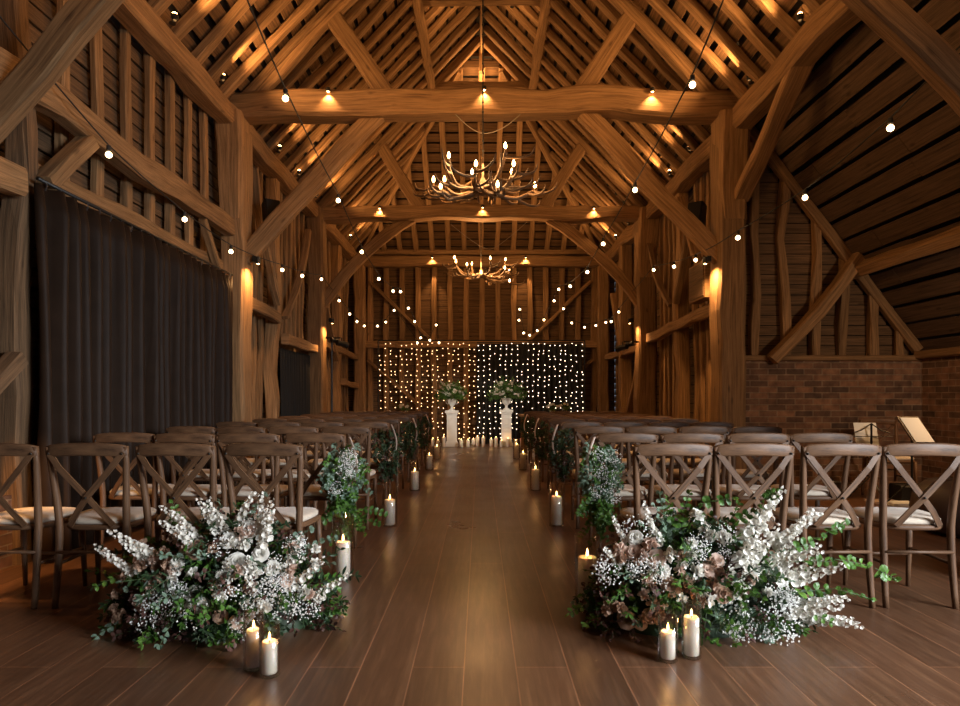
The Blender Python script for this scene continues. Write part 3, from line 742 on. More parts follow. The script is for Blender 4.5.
# ------------------------------------------------------------------ chairs
def make_chair():
    t = thing('cross_back_chair', 'x', 'chair')
    B = lambda mb, n, m, s=True, p=t: mb.build(n, m, p, smooth=s, world=False)
    # rear legs run on up as the back posts
    for s in (-1, 1):
        pts = []; rad = []
        for i in range(13):
            u = i/12; z = .875*u
            x = s*(.178+.004*math.cos(u*PI*2)+.022*u*u)
            y = -.035*(1-min(1, u/.5))**1.5 + (-.055*max(0, (u-.5)/.5)**1.3)+.0
            pts.append((x, y, z)); rad.append(.0155+.004*math.sin(u*PI))
        mb = MB(); mb.tube(pts, rad, 10); B(mb, 'leg', 'chair')
    for s in (-1, 1):
        mb = MB(); mb.tube([(s*.185, .385, 0), (s*.183, .375, .15), (s*.180, .365, .30), (s*.178, .36, .43)], [.012, .015, .018, .018], 10); B(mb, 'leg', 'chair')
    # seat: rounded trapezoid ring
    def outline(u, k):
        a = 2*PI*u; c, sn = math.cos(a), math.sin(a)
        x = .205*k*math.copysign(abs(c)**.62, c); y = .19+.205*k*math.copysign(abs(sn)**.62, sn)
        x *= 1+.10*(y-.19)/.2
        return x, y
    def slab(z0, z1, k, nm, mat, dome=0, edge=.012):
        mb = MB()
        prof = [(0.0, z0), (k-.03, z0), (k, z0+edge), (k, z1-edge), (k-.05, z1), (k*.5, z1+dome), (0.0, z1+dome)]
        mb.grid(lambda u, v: (lambda q: (*outline(u, max(prof[q][0], .001)), prof[q][1]))(round(v*(len(prof)-1))), 32, len(prof)-1, 1.2, .4)
        return B(mb, nm, mat)
    slab(.415, .445, 1.0, 'seat', 'chair', 0, .008)
    slab(.446, .478, .96, 'seat_cushion', 'cushion', .008, .010)
    # curved top rail
    mb = MB(); K = 14; base = 0
    for i in range(K+1):
        u = i/K*2-1; x = .214*u; y = -.052-.030*(1-u*u); hh = .034*(1-.12*abs(u)**4); zc = .850+.012*(1-u*u)
        if abs(u) > .93: hh *= .82
        for a, b_ in ((-1, -1), (-1, -.6), (-1, .6), (-.6, 1), (.6, 1), (1, .6), (1, -.6), (.6, -1)) if False else ((-.7, -1), (-1, -.75), (-1, .75), (-.7, 1), (.7, 1), (1, .75), (1, -.75), (.7, -1)):
            mb.v.append(V((x, y+a*.012, zc+b_*hh)))
    for i in range(K):
        for j in range(8):
            a = i*8+j; b_ = i*8+(j+1) % 8
            mb.face((a, a+8, b_+8, b_), [(i*.03, j*.012), (i*.03+.03, j*.012), (i*.03+.03, j*.012+.012), (i*.03, j*.012+.012)])
    mb.face([j for j in range(8)]); mb.face([K*8+j for j in reversed(range(8))])
    B(mb, 'top_rail', 'chair')
    # crossed slats
    for s in (-1, 1):
        mb = MB(); pts = [(-s*.196, -.066, .845), (-s*.135, -.075, .76), (0, -.058+s*.006, .60), (s*.060, -.040, .523), (s*.116, -.012, .44)]
        prev = None
        for i, p in enumerate(pts):
            d = V(pts[min(i+1, 4)])-V(pts[max(i-1, 0)]); sd = d.cross(V((0, 1, 0))).normalized(); w = .0155
            for (a, b_) in ((-1, -1), (1, -1), (1, 1), (-1, 1)): mb.v.append(V(p)+sd*a*w+V((0, b_*.0045, 0)))
        for i in range(4):
            for j in range(4):
                a = i*4+j; b_ = i*4+(j+1) % 4; mb.face((a, b_, b_+4, a+4), [(i*.1, j*.02), (i*.1, j*.02+.02), (i*.1+.1, j*.02+.02), (i*.1+.1, j*.02)])
        mb.face((3, 2, 1, 0)); mb.face((16, 17, 18, 19))
        sl = B(mb, 'cross_slat', 'chair', False)
        mb = MB(); mb.ball((-s*.193, -.076, .838), .007, 8, 4); B(mb, 'bolt', 'bolt', True, sl)
    mb = MB(); mb.ball((0, -.072, .60), .007, 8, 4); B(mb, 'bolt', 'bolt', True, sl)
    # stretchers
    for a, b_, r_ in (((-.18, -.02, .30), (.18, -.02, .30), .009), ((-.182, .37, .20), (.182, .37, .20), .009),
                      ((-.178, -.02, .235), (-.182, .37, .235), .009), ((.178, -.02, .235), (.182, .37, .235), .009)):
        mb = MB(); mb.tube([a, b_], r_, 8); B(mb, 'stretcher', 'chair')
    return t
chair0 = make_chair(); used = False
def place_chair(x, y, rz, label, group):
    global used
    c = chair0 if not used else copy_tree(chair0); used = True
    c.location = (x, y, 0); c.rotation_euler = (0, 0, rz); c['label'] = label; c['category'] = 'chair'
    if group: c['group'] = group
    return c
rowname = ['front', 'second', 'third', 'fourth', 'fifth', 'sixth', 'seventh', 'eighth', 'last']
seatname = ['at the aisle end', 'second from the aisle', 'third from the aisle', 'farthest from the aisle']
rowsY = [3.49+1.03*k for k in range(9)]
for k, y in enumerate(rowsY):
    for side, xs in (('left', (-1.16, -1.635, -2.11, -2.585)), ('right', (1.03, 1.48, 1.93, 2.375))):
        for j, x in enumerate(xs):
            if side == 'left' and k > 0: x = -1.155-(.445)*j
            jx = rnd.uniform(-.012, .012); jy = rnd.uniform(-.03, .03)
            place_chair(x+jx, y+(jy if k else 0), R(rnd.uniform(-3, 3)),
                        f'wooden cross-back chair {seatname[j]} in the {rowname[k]} row of the {side} block', f'cross-back chairs {side} of the aisle')
place_chair(4.66, 7.45, R(176), 'wooden chair against the brick wall behind the music stands', None)

# ------------------------------------------------------------------ candles
def glass_lathe(c, r, h, th=.003):
    mb = MB(); mb.lathe(c, [(r*.6, .002), (r-.004, .002), (r, .006), (r, h), (r-th, h), (r-th, .014), (r*.6, .012)], 28, cap=True)
    return mb
def candle_set(x, y, r, h, cr, chh, where, name_g='hurricane_glass', dbl=True, e=.35):
    g = glass_lathe((x, y, 0), r, h).build(name_g, 'glass', smooth=True)
    tag(g, f'clear cylinder glass {where}', 'glass')
    candle(x, y, .0145, cr, chh, f'lit ivory pillar candle inside the glass {where}', e)
def candle(x, y, z, cr, chh, label, e=.35, group=None):
    t = thing('pillar_candle', label, 'candle', (x, y, z), group)
    mb = MB(); mb.lathe((x, y, z), [(cr-.003, 0), (cr, .004), (cr, chh-.005), (cr-.005, chh), (cr*.75, chh-.004), (cr*.3, chh-.008), (.002, chh-.008)], 24)
    mb.build('wax', 'wax', t, smooth=True)
    mb = MB(); mb.tube([(x, y, z+chh-.010), (x+.001, y, z+chh+.008)], .0015, 5); mb.build('wick', 'wick', t)
    f = chh+.003; k = .68 if cr < .045 else .9
    mb = MB(); mb.lathe((x, y, z+f), [(.001, 0), (.0055*k, .006*k), (.0075*k, .014*k), (.006*k, .026*k), (.003*k, .038*k), (.0006, .047*k)], 10)
    mb.build('flame', 'flame', t, smooth=True)
    if e: lamp('candle_glow', 'POINT', (x, y, z+f+.02), e, parent=t, radius=.012, color=(1, .5, .16))
    return t
candle_set(-.948, 2.68, .042, .243, .029, .155, 'behind its shorter neighbour, front left of the aisle')
candle_set(-.860, 2.615, .042, .215, .031, .130, 'standing foremost at the foot of the left flowers')
candle_set(.812, 2.765, .042, .195, .031, .115, 'shorter one of the pair before the right flowers')
candle_set(.925, 2.80, .042, .240, .033, .165, 'taller one of the pair before the right flowers')
candle_set(.575, 3.43, .068, .40, .050, .27, 'beside the right flowers, tall, on the aisle')
candle_set(-.86, 4.02, .068, .40, .045, .22, 'half hidden by the left flowers')
cy = [5.68, 7.85, 10.1, 11.9]; cn = ['nearest', 'second', 'third', 'farthest']
for i, y in enumerate(cy):
    for s, x, n in ((-1, -.80, 'left'), (1, .68, 'right')):
        candle_set(x, y, .068, .38, .048, .25 if s > 0 else .22, f'{cn[i]} along the {n} chair ends beyond the flowers')

# floor candles at the altar
rr = random.Random(4)
axs = [-1.28, -1.12, -1.0, -.86, -.44, -.28, -.16, -.06, .08, .27, .38, .51, .66, .84, 1.0, 1.16, 1.28]
for i, x in enumerate(axs):
    cr = .042; hh = rr.uniform(.14, .24); yy = 15.0+rr.uniform(-.14, .14)
    if abs(x+.42) < .0: continue
    candle(x*.98, yy if (abs(x+.65) > .3 and abs(x-.6) > .28) else 14.84+rr.uniform(-.05, .05), 0, cr, hh,
           f'white floor candle by the plinths, {order[i]} counting from the left', .25 if i % 3 == 0 else 0, 'pillar candles on the floor before the backdrop')

# ------------------------------------------------------------------ flowers
def sph(rng=rnd):
    while True:
        p = V((rng.uniform(-1, 1), rng.uniform(-1, 1), rng.uniform(-1, 1)))
        if .05 < p.length < 1: return p.normalized()
def petal(mb, c, a, tilt, ln, wd, ax_up, base_r, cup=.5):
    """one curved petal round the axis ax_up"""
    up = V(ax_up).normalized(); q = up.to_track_quat('Z', 'Y')
    for_ = []
    b = len(mb.v); nu, nv = 3, 4
    for i in range(nu+1):
        v = i/nu
        for j in range(nv+1):
            u = j/nv*2-1
            w = wd*math.sin(PI*(.18+.62*v))*(1)
            ang = a+u*w/max(base_r+ln*.25, .004)*.5
            rad = base_r+ln*v*math.sin(tilt)+cup*ln*.25*v*v*math.sin(tilt)-abs(u)*.12*ln*v
            z = ln*v*math.cos(tilt)-cup*ln*.18*v*v*(1 if tilt > .7 else .2)-abs(u)**2*ln*.12
            p = V((math.cos(ang)*rad, math.sin(ang)*rad, z)); p.rotate(q); mb.v.append(V(c)+p)
    for i in range(nu):
        for j in range(nv):
            k = b+i*(nv+1)+j; mb.face((k, k+1, k+nv+2, k+nv+1))
def rose_mesh(rad=.042, seed=0, open_=1.0):
    r_ = random.Random(seed); mb = MB()
    layers = [(3, .15, .5, .15), (4, .35, .62, .3), (5, .62, .75, .45), (6, .95*open_, .85, .5), (6, 1.25*open_, .95, .5)]
    for li, (n, tilt, ln, br) in enumerate(layers):
        for k in range(n):
            petal(mb, (0, 0, -li*.002), 2*PI*k/n+li*.7+r_.uniform(-.15, .15), tilt+r_.uniform(-.08, .08), rad*ln, rad*(1.1+.15*li), (0, 0, 1), rad*br*.28, .6)
    return mb
def ruffle_mesh(rad=.035, seed=0):
    r_ = random.Random(seed); mb = MB()
    for k in range(34):
        a = r_.uniform(0, 2*PI); t = r_.uniform(.05, 1.45)
        d = V((math.cos(a)*math.sin(t), math.sin(a)*math.sin(t), math.cos(t)))
        mb.leaf(d*rad*.15, d, V((r_.uniform(-1, 1), r_.uniform(-1, 1), r_.uniform(0, 1))), rad*r_.uniform(.8, 1.1), rad*.65, r_.uniform(-.3, .4), .6)
    return mb
def spike_mesh(ln=.28, seed=0, fl=22):
    r_ = random.Random(seed); mb = MB(); bend = r_.uniform(-.05, .05)
    cl = lambda v: V((bend*v*v, .02*v*v, ln*v))
    for k in range(fl):
        v = .12+.86*k/fl; c = cl(v); a = k*2.4; sz = .023*(1.15-.7*v)
        out = V((math.cos(a), math.sin(a), .35)).normalized()
        for j in range(5):
            sd = V((math.cos(j*1.26), math.sin(j*1.26), 0)); sd.rotate(out.to_track_quat('Z', 'Y'))
            mb.leaf(c+out*.004, (out*.75+sd*.8), out, sz*1.25, sz*1.0, -.1, .7)
    return mb
def gyp_mesh(seed=0, n=85, rad=.075):
    r_ = random.Random(seed); mb = MB()
    for k in range(n):
        d = sph(r_); d.z = abs(d.z)*.9+.05; p = d*rad*r_.uniform(.45, 1.15)
        s = r_.uniform(.0036, .0060); b = len(mb.v)
        for e in ((s, 0, 0), (-s, 0, 0), (0, s, 0), (0, -s, 0), (0, 0, s), (0, 0, -s)): mb.v.append(p+V(e))
        for f in ((0, 2, 4), (2, 1, 4), (1, 3, 4), (3, 0, 4), (2, 0, 5), (1, 2, 5), (3, 1, 5), (0, 3, 5)): mb.face([b+i for i in f])
    return mb
def sprig(mb, stem, p, d, ln, lw, ll, n, rng, droop=.25, tip=1.0, spread=1.0):
    """stem with paired leaves"""
    p, d = V(p), V(d).normalized(); pts = [p.copy()]; q = p.copy(); dd = d.copy()
    for i in range(n):
        dd = (dd+V((rng.uniform(-.15, .15), rng.uniform(-.15, .15), -droop/n*1.5+rng.uniform(-.08, .08)))).normalized()
        q = q+dd*ln/n; pts.append(q.copy())
        sd = dd.cross(sph(rng)).normalized()
        for s in (-1, 1):
            k = 1-.45*i/n
            if q.z < .012: continue
            mb.leaf(q, sd*s*spread+dd*.6, dd.cross(sd)+V((0, 0, .6)), ll*k*rng.uniform(.8, 1.15), lw*k*rng.uniform(.8, 1.1), rng.uniform(0, .3), tip)
    mb.leaf(q, dd, sph(rng), ll*.6, lw*.6, .1, tip)
    stem.tube(pts, .0016, 4)
    return pts

# shared flower meshes (each first use is placed, later ones copy it)
protos = {}
def flower(kind, name, parent, loc, up, sc, rng, hue=None):
    key = kind
    if key not in protos:
        k, _, v = kind.partition(':'); v = int(v or 0)
        mk = {'rosew': (lambda: rose_mesh(.045, v), 'petalw'), 'roseb': (lambda: rose_mesh(.045, v+10, .9), 'petalb'), 'roset': (lambda: rose_mesh(.045, v+20, .9), 'petalt'),
              'ruffb': (lambda: ruffle_mesh(.036, v), 'petalb'), 'ruffw': (lambda: ruffle_mesh(.036, v+5), 'petalw'), 'rufft': (lambda: ruffle_mesh(.033, v+9), 'petalt'),
              'spike': (lambda: spike_mesh(.28, v), 'petalw'), 'gyp': (lambda: gyp_mesh(v), 'gyp')}[k]
        me_o = mk[0]().build(name, mk[1], parent, smooth=k.startswith('rose'), world=False); protos[key] = me_o; o = me_o
    else:
        o = protos[key].copy(); o.name = name; COL.objects.link(o); o.parent = parent
        for kk in list(o.keys()): del o[kk]
    o.location = V(loc); q = V(up).to_track_quat('Z', 'Y') @ Matrix.Rotation(rng.uniform(0, 6.28), 3, 'Z').to_quaternion()
    o.rotation_euler = q.to_euler(); o.scale = (sc,)*3
    if kind.startswith('gyp'): o['kind'] = 'stuff'
    return o

def arrangement(label, cx, cy_, a, b, h, items, seed, dark_side=-1, vine=None, green_boost=0):
    rng = random.Random(seed)
    t = thing('flower_arrangement', label, 'flowers', (cx, cy_, 0))
    def surf(u, w, k=1.0):      # u: -1..1 across, w: 0..1 up, on the dome facing the camera
        x = a*u; hz = h*(1-.42*abs(u)**2.2)
        z = .03+hz*w
        yy = -b*math.sqrt(max(0, 1-(w*.92)**2))*math.sqrt(max(0, 1-(u*.93)**2))
        return V((x, yy*k, z))
    def nrm(p): return V((p.x/a/a*.5, p.y/b/b*.35, (p.z-.1)/h/h*.5+.25)).normalized()
    # core of moss
    mb = MB()
    mb.grid(lambda u, v: (lambda th, ph: (a*.72*math.cos(ph)*math.cos(th)*(1+.12*noise.noise(V((th*2, ph*3, seed)))), b*.72*math.cos(ph)*math.sin(th), max(.0, h*.70*math.sin(ph)*(1+.1*noise.noise(V((th*3, ph*2, seed+4)))))))(u*2*PI, v*PI/2), 24, 8)
    mb.build('foliage_base', 'deep', t, smooth=True, world=False)
    # leafy filling all round
    gr, dk, bg, eu = MB(), MB(), MB(), MB(); st = MB()
    for k in range(520):
        th = rng.uniform(0, 2*PI); ph = math.asin(rng.random()**.8)
        p = V((a*.80*math.cos(ph)*math.cos(th), b*.85*math.cos(ph)*math.sin(th), .02+h*.80*math.sin(ph)*(1-.25*abs(math.cos(th)*math.cos(ph)))))
        n_ = V((p.x/a/a, p.y/b/b, p.z/h/h*.8+.02)).normalized(); d = (n_+sph(rng)*.7).normalized()
        side = p.x/a*dark_side
        c = rng.random()
        if c < .28+.35*max(0, side): tgt, lw, ll, tip = bg, .030, .042, .8
        elif c < .62: tgt, lw, ll, tip = dk, .022, .05, 1.0
        elif c < .88+green_boost: tgt, lw, ll, tip = gr, .030, .050, .9
        else: tgt, lw, ll, tip = eu, .030, .034, .6
        if p.z < .06: d.z = abs(d.z)*.5+.05
        sprig(tgt, st, p, d, rng.uniform(.08, .17), lw, ll, rng.randint(4, 6), rng, .3, tip)
    # long loose sprigs that break the outline
    for k in range(46):
        th = rng.uniform(-PI*.95, PI*.0) if rng.random() < .7 else rng.uniform(0, PI)
        ph = rng.uniform(.1, 1.2)
        p = V((a*.85*math.cos(ph)*math.cos(th), b*.8*math.cos(ph)*math.sin(th), .05+h*.8*math.sin(ph)*(1-.3*abs(math.cos(th)*math.cos(ph)))))
        n_ = V((p.x/a/a*.8, p.y/b/b*.5, p.z/h/h*.8)).normalized()
        c = rng.random(); tgt, lw, ll, tip = (eu, .034, .036, .6) if c < .3 else (gr, .030, .042, .9) if c < .75 else (dk, .022, .06, 1)
        sprig(tgt, st, p, n_+sph(rng)*.35, rng.uniform(.16, .28), lw, ll, 7, rng, .35, tip)
    for pts in (vine or []):
        for i in range(len(pts)-1):
            p0, p1 = V(pts[i])-V((cx, cy_, 0)), V(pts[i+1])-V((cx, cy_, 0))
            sprig(gr, st, p0, p1-p0, (p1-p0).length, .038, .042, 5, rng, .05, .8)
    tag(gr.build('green_foliage', 'green', t, world=False), kind='stuff'); tag(dk.build('dark_foliage', 'deep', t, world=False), kind='stuff')
    tag(bg.build('burgundy_foliage', 'burg', t, world=False), kind='stuff'); tag(eu.build('eucalyptus', 'euca', t, world=False), kind='stuff'); tag(st.build('stems', 'stem', t, world=False), kind='stuff')
    items = [(k_, u_, w_, s_*(.80 if k_.startswith('rose') else 1)) for k_, u_, w_, s_ in items]
    names = {'rosew': 'white_rose', 'roseb': 'blush_rose', 'roset': 'toffee_rose', 'ruffb': 'blush_carnation', 'ruffw': 'white_carnation', 'rufft': 'dusky_carnation', 'spike': 'white_flower_spike', 'gyp': 'babys_breath'}
    for kind, u, w, sc in items:
        p = surf(u, w); n_ = nrm(p); k = kind.split(':')[0]
        if k == 'spike':
            d = V((u*1.3+rng.uniform(-.55, .55), -.35*(1-w)-.1+rng.uniform(-.45, .15), .15+.75*w+rng.uniform(-.1, .25))); p = p*rng.uniform(.80, .93)
            flower(kind, names[k], t, p, d, sc, rng)
        elif k == 'gyp': flower(kind, names[k], t, p, n_, sc, rng)
        else: flower(kind, names[k], t, p*1.0+n_*.012, (n_+V((rng.uniform(-.25, .25), -.25, rng.uniform(-.1, .25)))), sc, rng)
    return t

def auto_items(seed, rules):
    rng = random.Random(seed); out = []
    for kind, n, (u0, u1), (w0, w1), (s0, s1), nv in rules:
        for i in range(n):
            out.append((f'{kind}:{rng.randrange(nv)}', rng.uniform(u0, u1), rng.uniform(w0, w1), rng.uniform(s0, s1)))
    return out
left_items = [('rosew:0', .28, .88, 1.25), ('rosew:1', .13, .78, 1.15), ('rosew:2', .22, .62, 1.1), ('rosew:0', .40, .70, 1.0), ('rosew:1', .50, .60, .95), ('rosew:2', .02, .93, .9),
              ('rosew:1', -.10, .36, 1.0), ('rosew:0', -.04, .27, .95), ('roseb:0', -.16, .30, .9), ('roset:0', -.52, .30, 1.35), ('roset:1', -.13, .70, 1.25), ('roseb:1', -.62, .72, .95),
              ('roseb:0', .32, .20, 1.1), ('roseb:1', .24, .13, .9), ('roset:0', .12, .18, .9), ('roseb:0', .62, .52, .9), ('roset:1', -.45, .62, .9), ('roseb:1', .34, .42, .85)]
left_items += auto_items(21, [('spike', 5, (-.95, -.5), (.55, .9), (.8, 1.05), 3), ('spike', 8, (-.25, .3), (.72, 1.0), (.7, 1.0), 3), ('spike', 9, (.3, .95), (.25, .95), (.75, 1.05), 3),
                              ('gyp', 8, (-.5, -.1), (.05, .4), (.8, 1.1), 3), ('gyp', 10, (.2, .85), (.05, .6), (.8, 1.1), 3), ('gyp', 5, (-.1, .9), (.6, .95), (.7, 1), 3),
                              ('rufft', 16, (-.85, .2), (.15, .85), (.7, 1.2), 3), ('ruffb', 12, (-.7, .8), (.3, .95), (.7, 1.1), 3), ('ruffw', 24, (-.35, .9), (.25, .98), (.7, 1.15), 3)])
arrangement('large low flower arrangement on the floor before the left front chairs', -1.26, 3.20, .56, .25, .55, left_items, 5, -1)
right_items = [('rosew:0', .42, .60, 1.15), ('rosew:1', .34, .48, 1.0), ('rosew:2', .50, .78, 1.0), ('roset:0', -.30, .42, 1.25), ('roset:1', .12, .36, 1.2), ('roseb:0', -.40, .66, 1.2), ('rosew:2', -.36, .56, .9),
               ('roseb:1', -.58, .76, 1.1), ('rosew:1', -.56, .88, 1.0), ('roseb:0', -.48, .18, .95), ('roset:0', -.66, .14, 1.2), ('roseb:1', -.55, .12, .9), ('roseb:0', .02, .55, 1.05), ('roset:1', -.08, .30, .9), ('roseb:1', .10, .62, .95)]
right_items += auto_items(33, [('spike', 12, (.15, .75), (.5, 1.0), (.8, 1.1), 3), ('spike', 8, (.6, 1.0), (.1, .7), (.9, 1.2), 3), ('spike', 4, (-.8, -.3), (.6, .95), (.6, .8), 3),
                               ('gyp', 10, (.2, .7), (.05, .4), (.8, 1.2), 3), ('gyp', 9, (-.85, -.3), (.5, .95), (.8, 1.1), 3), ('gyp', 5, (-.2, .3), (.65, .95), (.7, 1), 3),
                               ('rufft', 16, (-.85, .2), (.1, .8), (.7, 1.2), 3), ('ruffb', 10, (-.8, .4), (.2, .9), (.7, 1.1), 3), ('ruffw', 24, (-.3, .85), (.3, .98), (.7, 1.15), 3)])
vines = [[(1.45, 3.0, .42), (1.60, 2.98, .50), (1.72, 2.98, .56)], [(1.45, 2.95, .38), (1.62, 2.92, .40), (1.80, 2.92, .36), (1.90, 2.92, .30)],
         [(1.4, 2.9, .25), (1.6, 2.88, .28), (1.75, 2.86, .22)], [(.9, 3.1, .50), (1.05, 3.08, .62), (1.2, 3.05, .68)], [(1.2, 3.1, .5), (1.35, 3.1, .62), (1.42, 3.1, .70)]]
arrangement('large low flower arrangement on the floor before the right front chairs', 1.05, 3.20, .54, .25, .55, right_items, 6, -1, vine=vines, green_boost=.04)

def garland(label, x, y, s, seed, big=1.0, tail=True, gyp=True, mat='euca'):
    """greenery hanging from the aisle side of a chair back"""
    rng = random.Random(seed); t = thing('greenery_bunch', label, 'greenery', (x, y, 0))
    g, e, st = MB(), MB(), MB()
    for k in range(int(120*big)):
        v = rng.random(); z = .84-.46*v; w = .045+.075*math.sin(PI*min(1, v*1.1+.1))
        p = V((rng.uniform(-w, w)*.9, -.05+rng.uniform(-.6, .6)*w, z)); d = V((p.x*6+rng.uniform(-.4, .4), p.y*3-.15+rng.uniform(-.4, .3), -.7+rng.uniform(-.4, .6)))
        tg = e if rng.random() < (.6 if mat == 'euca' else .2) else g
        sprig(tg, st, p, d, rng.uniform(.05, .12), .026, .036, 4, rng, .3, .8)
    if tail:
        for k in range(int(26*big)):
            p = V((rng.uniform(-.08, .10), -.06+rng.uniform(-.1, .05), rng.uniform(.28, .5))); d = V((rng.uniform(-.5, .9)*(-s), rng.uniform(-.8, .2), rng.uniform(-.6, .2)))
            sprig(g, st, p, d, rng.uniform(.12, .22), .034, .042, 6, rng, .4, .85)
    tag(g.build('green_foliage', 'green' if mat == 'euca' else 'deep', t, world=False), kind='stuff'); tag(e.build('eucalyptus', 'euca' if mat == 'euca' else 'burg', t, world=False), kind='stuff'); tag(st.build('stems', 'stem', t, world=False), kind='stuff')
    if gyp:
        for k in range(6):
            flower(f'gyp:{k % 3}', 'babys_breath', t, (rng.uniform(-.06, .08), -.12, .40+.36*rng.random()), (rng.uniform(-.3, .3), -1, .1), .8, rng)
    mb = MB(); sx = -s*.03
    mb.grid(lambda u, v: (sx-s*(.01+.055*math.sin(v*PI*.8))+.012*(u-.5)*1.5, -.085-.03*math.sin(v*PI)-.008*u, .87-.30*v), 2, 12)
    rb = mb.build('ribbon', 'ribbon', t, smooth=True, world=False); rb.modifiers.new('thick', 'SOLIDIFY').thickness = .0012
    return t
for k in (1, 3, 5, 7):
    y = rowsY[k]
    garland(f'hanging greenery tied to the aisle chair of the {rowname[k]} left row', -.93, y-.07, -1, 40+k, 1.0 if k == 1 else .8, k in (1,), k == 1, 'euca' if k == 1 else 'dark')
    garland(f'hanging greenery tied to the aisle chair of the {rowname[k]} right row', .82, y-.07, 1, 60+k, 1.15 if k == 1 else .8, k in (1,), k == 1, 'euca' if k == 1 else 'dark')

# ------------------------------------------------------------------ plinths, urns, tables
def plinth(x, y, n, w, h):
    t = thing('plinth', f'tall white square plinth {n} of the aisle end', 'plinth', (x, y, 0))
    mb = MB(); mb.box((x, y, .04), (w+.06, w+.06, .08)); mb.box((x, y, .10), (w+.03, w+.03, .04)); mb.build('foot', 'white', t, bevel=.004)
    mb = MB(); mb.beam((x, y, .12), (x, y, h-.10), w, w, up=(0, 1, 0), cham=0); mb.build('shaft', 'white', t, bevel=.004)
    mb = MB()
    for i in range(5):
        q = (i-2)*w*.17; mb.box((x+q, y-w/2-.004, h*.5), (w*.06, .012, h*.62))
    mb.build('fluting', 'white', t)
    mb = MB(); mb.box((x, y, h-.08), (w+.03, w+.03, .04)); mb.box((x, y, h-.03), (w+.08, w+.08, .06)); mb.build('capital', 'white', t, bevel=.006)
    u = thing('urn', f'white footed urn on the {n} plinth', 'urn', (x, y, h))
    mb = MB(); mb.lathe((x, y, h), [(.075, 0), (.075, .02), (.035, .04), (.028, .09), (.05, .115), (.095, .17), (.105, .24), (.125, .27), (.12, .275), (.09, .25)], 24)
    mb.build('bowl', 'white', u, smooth=True)
    for s in (-1, 1):
        mb = MB(); mb.tube([(x+s*.09, y, h+.15), (x+s*.135, y, h+.17), (x+s*.14, y, h+.22), (x+s*.11, y, h+.245)], .008, 6); mb.build('handle', 'white', u, smooth=True)
    return h+.27
def bouquet(x, y, z, r, n, seed):
    rng = random.Random(seed); t = thing('urn_bouquet', f'round bouquet of white flowers and greenery in the {n} urn', 'flowers', (x, y, z))
    g, st, w = MB(), MB(), MB()
    for k in range(150):
        d = sph(rng); d.z = abs(d.z)*.9-.15; p = d*r*.35
        sprig(g, st, p+V((0, 0, .06)), d+sph(rng)*.3, r*rng.uniform(.45, .85), .045, .06, 5, rng, .25, .9)
    g.build('foliage', 'green', t, world=False); tag(st.build('stems', 'stem', t, world=False), kind='stuff')
    for k in range(34):
        d = sph(rng); d.z = abs(d.z)*.9; d.y = -abs(d.y) if rng.random() < .6 else d.y
        flower(('ruffw:0', 'ruffw:1', 'rosew:0', 'spike:0')[k % 4], ('white_carnation', 'white_carnation', 'white_rose', 'white_flower_spike')[k % 4], t, d.normalized()*r*rng.uniform(.45, .8)+V((0, 0, .08)), d, rng.uniform(.9, 1.2) if k % 4 < 3 else .7, rng)
hL = plinth(-.66, 15.05, 'left', .23, .84); bouquet(-.66, 15.05, hL, .36, 'left', 71)
hR = plinth(.62, 15.05, 'right', .23, .86); bouquet(.62, 15.05, hR, .46, 'right', 72)

def table(x, y, w, dp, h, label):
    t = thing('trestle_table', label, 'table', (x, y, 0))
    mb = MB()
    for i in range(3): mb.box((x, y+(i-1)*dp/3, h-.02), (w, dp/3-.004, .04))
    mb.build('tabletop', 'oak', t, bevel=.003)
    for sx in (-1, 1):
        for sy in (-1, 1):
            mb = MB(); mb.beam((x+sx*(w/2-.08), y+sy*(dp/2-.06), 0), (x+sx*(w/2-.08), y+sy*(dp/2-.06), h-.04), .06, .06, up=(0, 1, 0)); mb.build('leg', 'oak', t)
    mb = MB(); mb.box((x, y, h-.09), (w-.2, dp-.2, .08)); mb.build('apron', 'oak', t)
def vase(x, y, z, r, h, label, fl=True, seed=0):
    g = MB(); g.lathe((x, y, z), [(r*.7, .002), (r, h*.4), (r*.8, h*.85), (r*.9, h), (r*.85, h), (r*.74, h*.85), (r*.92, h*.4), (r*.6, .01)], 16)
    tag(g.build('glass_vase', 'glass', smooth=True), label, 'vase')
    if fl:
        rng = random.Random(seed); t = thing('posy', 'white flowers standing in the '+label, 'flowers', (x, y, z+h*.5))
        g, st = MB(), MB()
        for k in range(14): d = sph(rng); d.z = abs(d.z)+.6; sprig(g, st, V((0, 0, 0)), d, .16, .03, .04, 4, rng)
        g.build('foliage', 'green', t, world=False); tag(st.build('stems', 'stem', t, world=False), kind='stuff')
        for k in range(7): d = sph(rng); d.z = abs(d.z)+.8; flower('ruffw:0', 'white_carnation', t, d.normalized()*.14, d, 1, rng)
table(1.68, 13.6, 1.7, .6, .79, 'wooden table behind the last right chairs, before the dark drape')
table(-1.9, 13.6, 1.5, .6, .79, 'wooden table behind the last left chairs')
vase(1.52, 13.5, .79, .06, .12, 'small round glass vase left on the right table', True, 1)
vase(1.78, 13.5, .79, .06, .14, 'small round glass vase right on the right table', True, 2)
vase(-1.6, 13.5, .79, .05, .12, 'small glass vase nearest the aisle on the left table', True, 3)
vase(-1.95, 13.5, .79, .05, .10, 'small empty glass vase on the left table', False, 4)
mb = MB(); mb.box((1.15, 13.45, .80), (.34, .22, .02)); mb.box((1.15, 13.45, .813), (.31, .20, .006))
tag(mb.build('register_book', 'paper'), 'white open register book on the right table near the aisle', 'book')

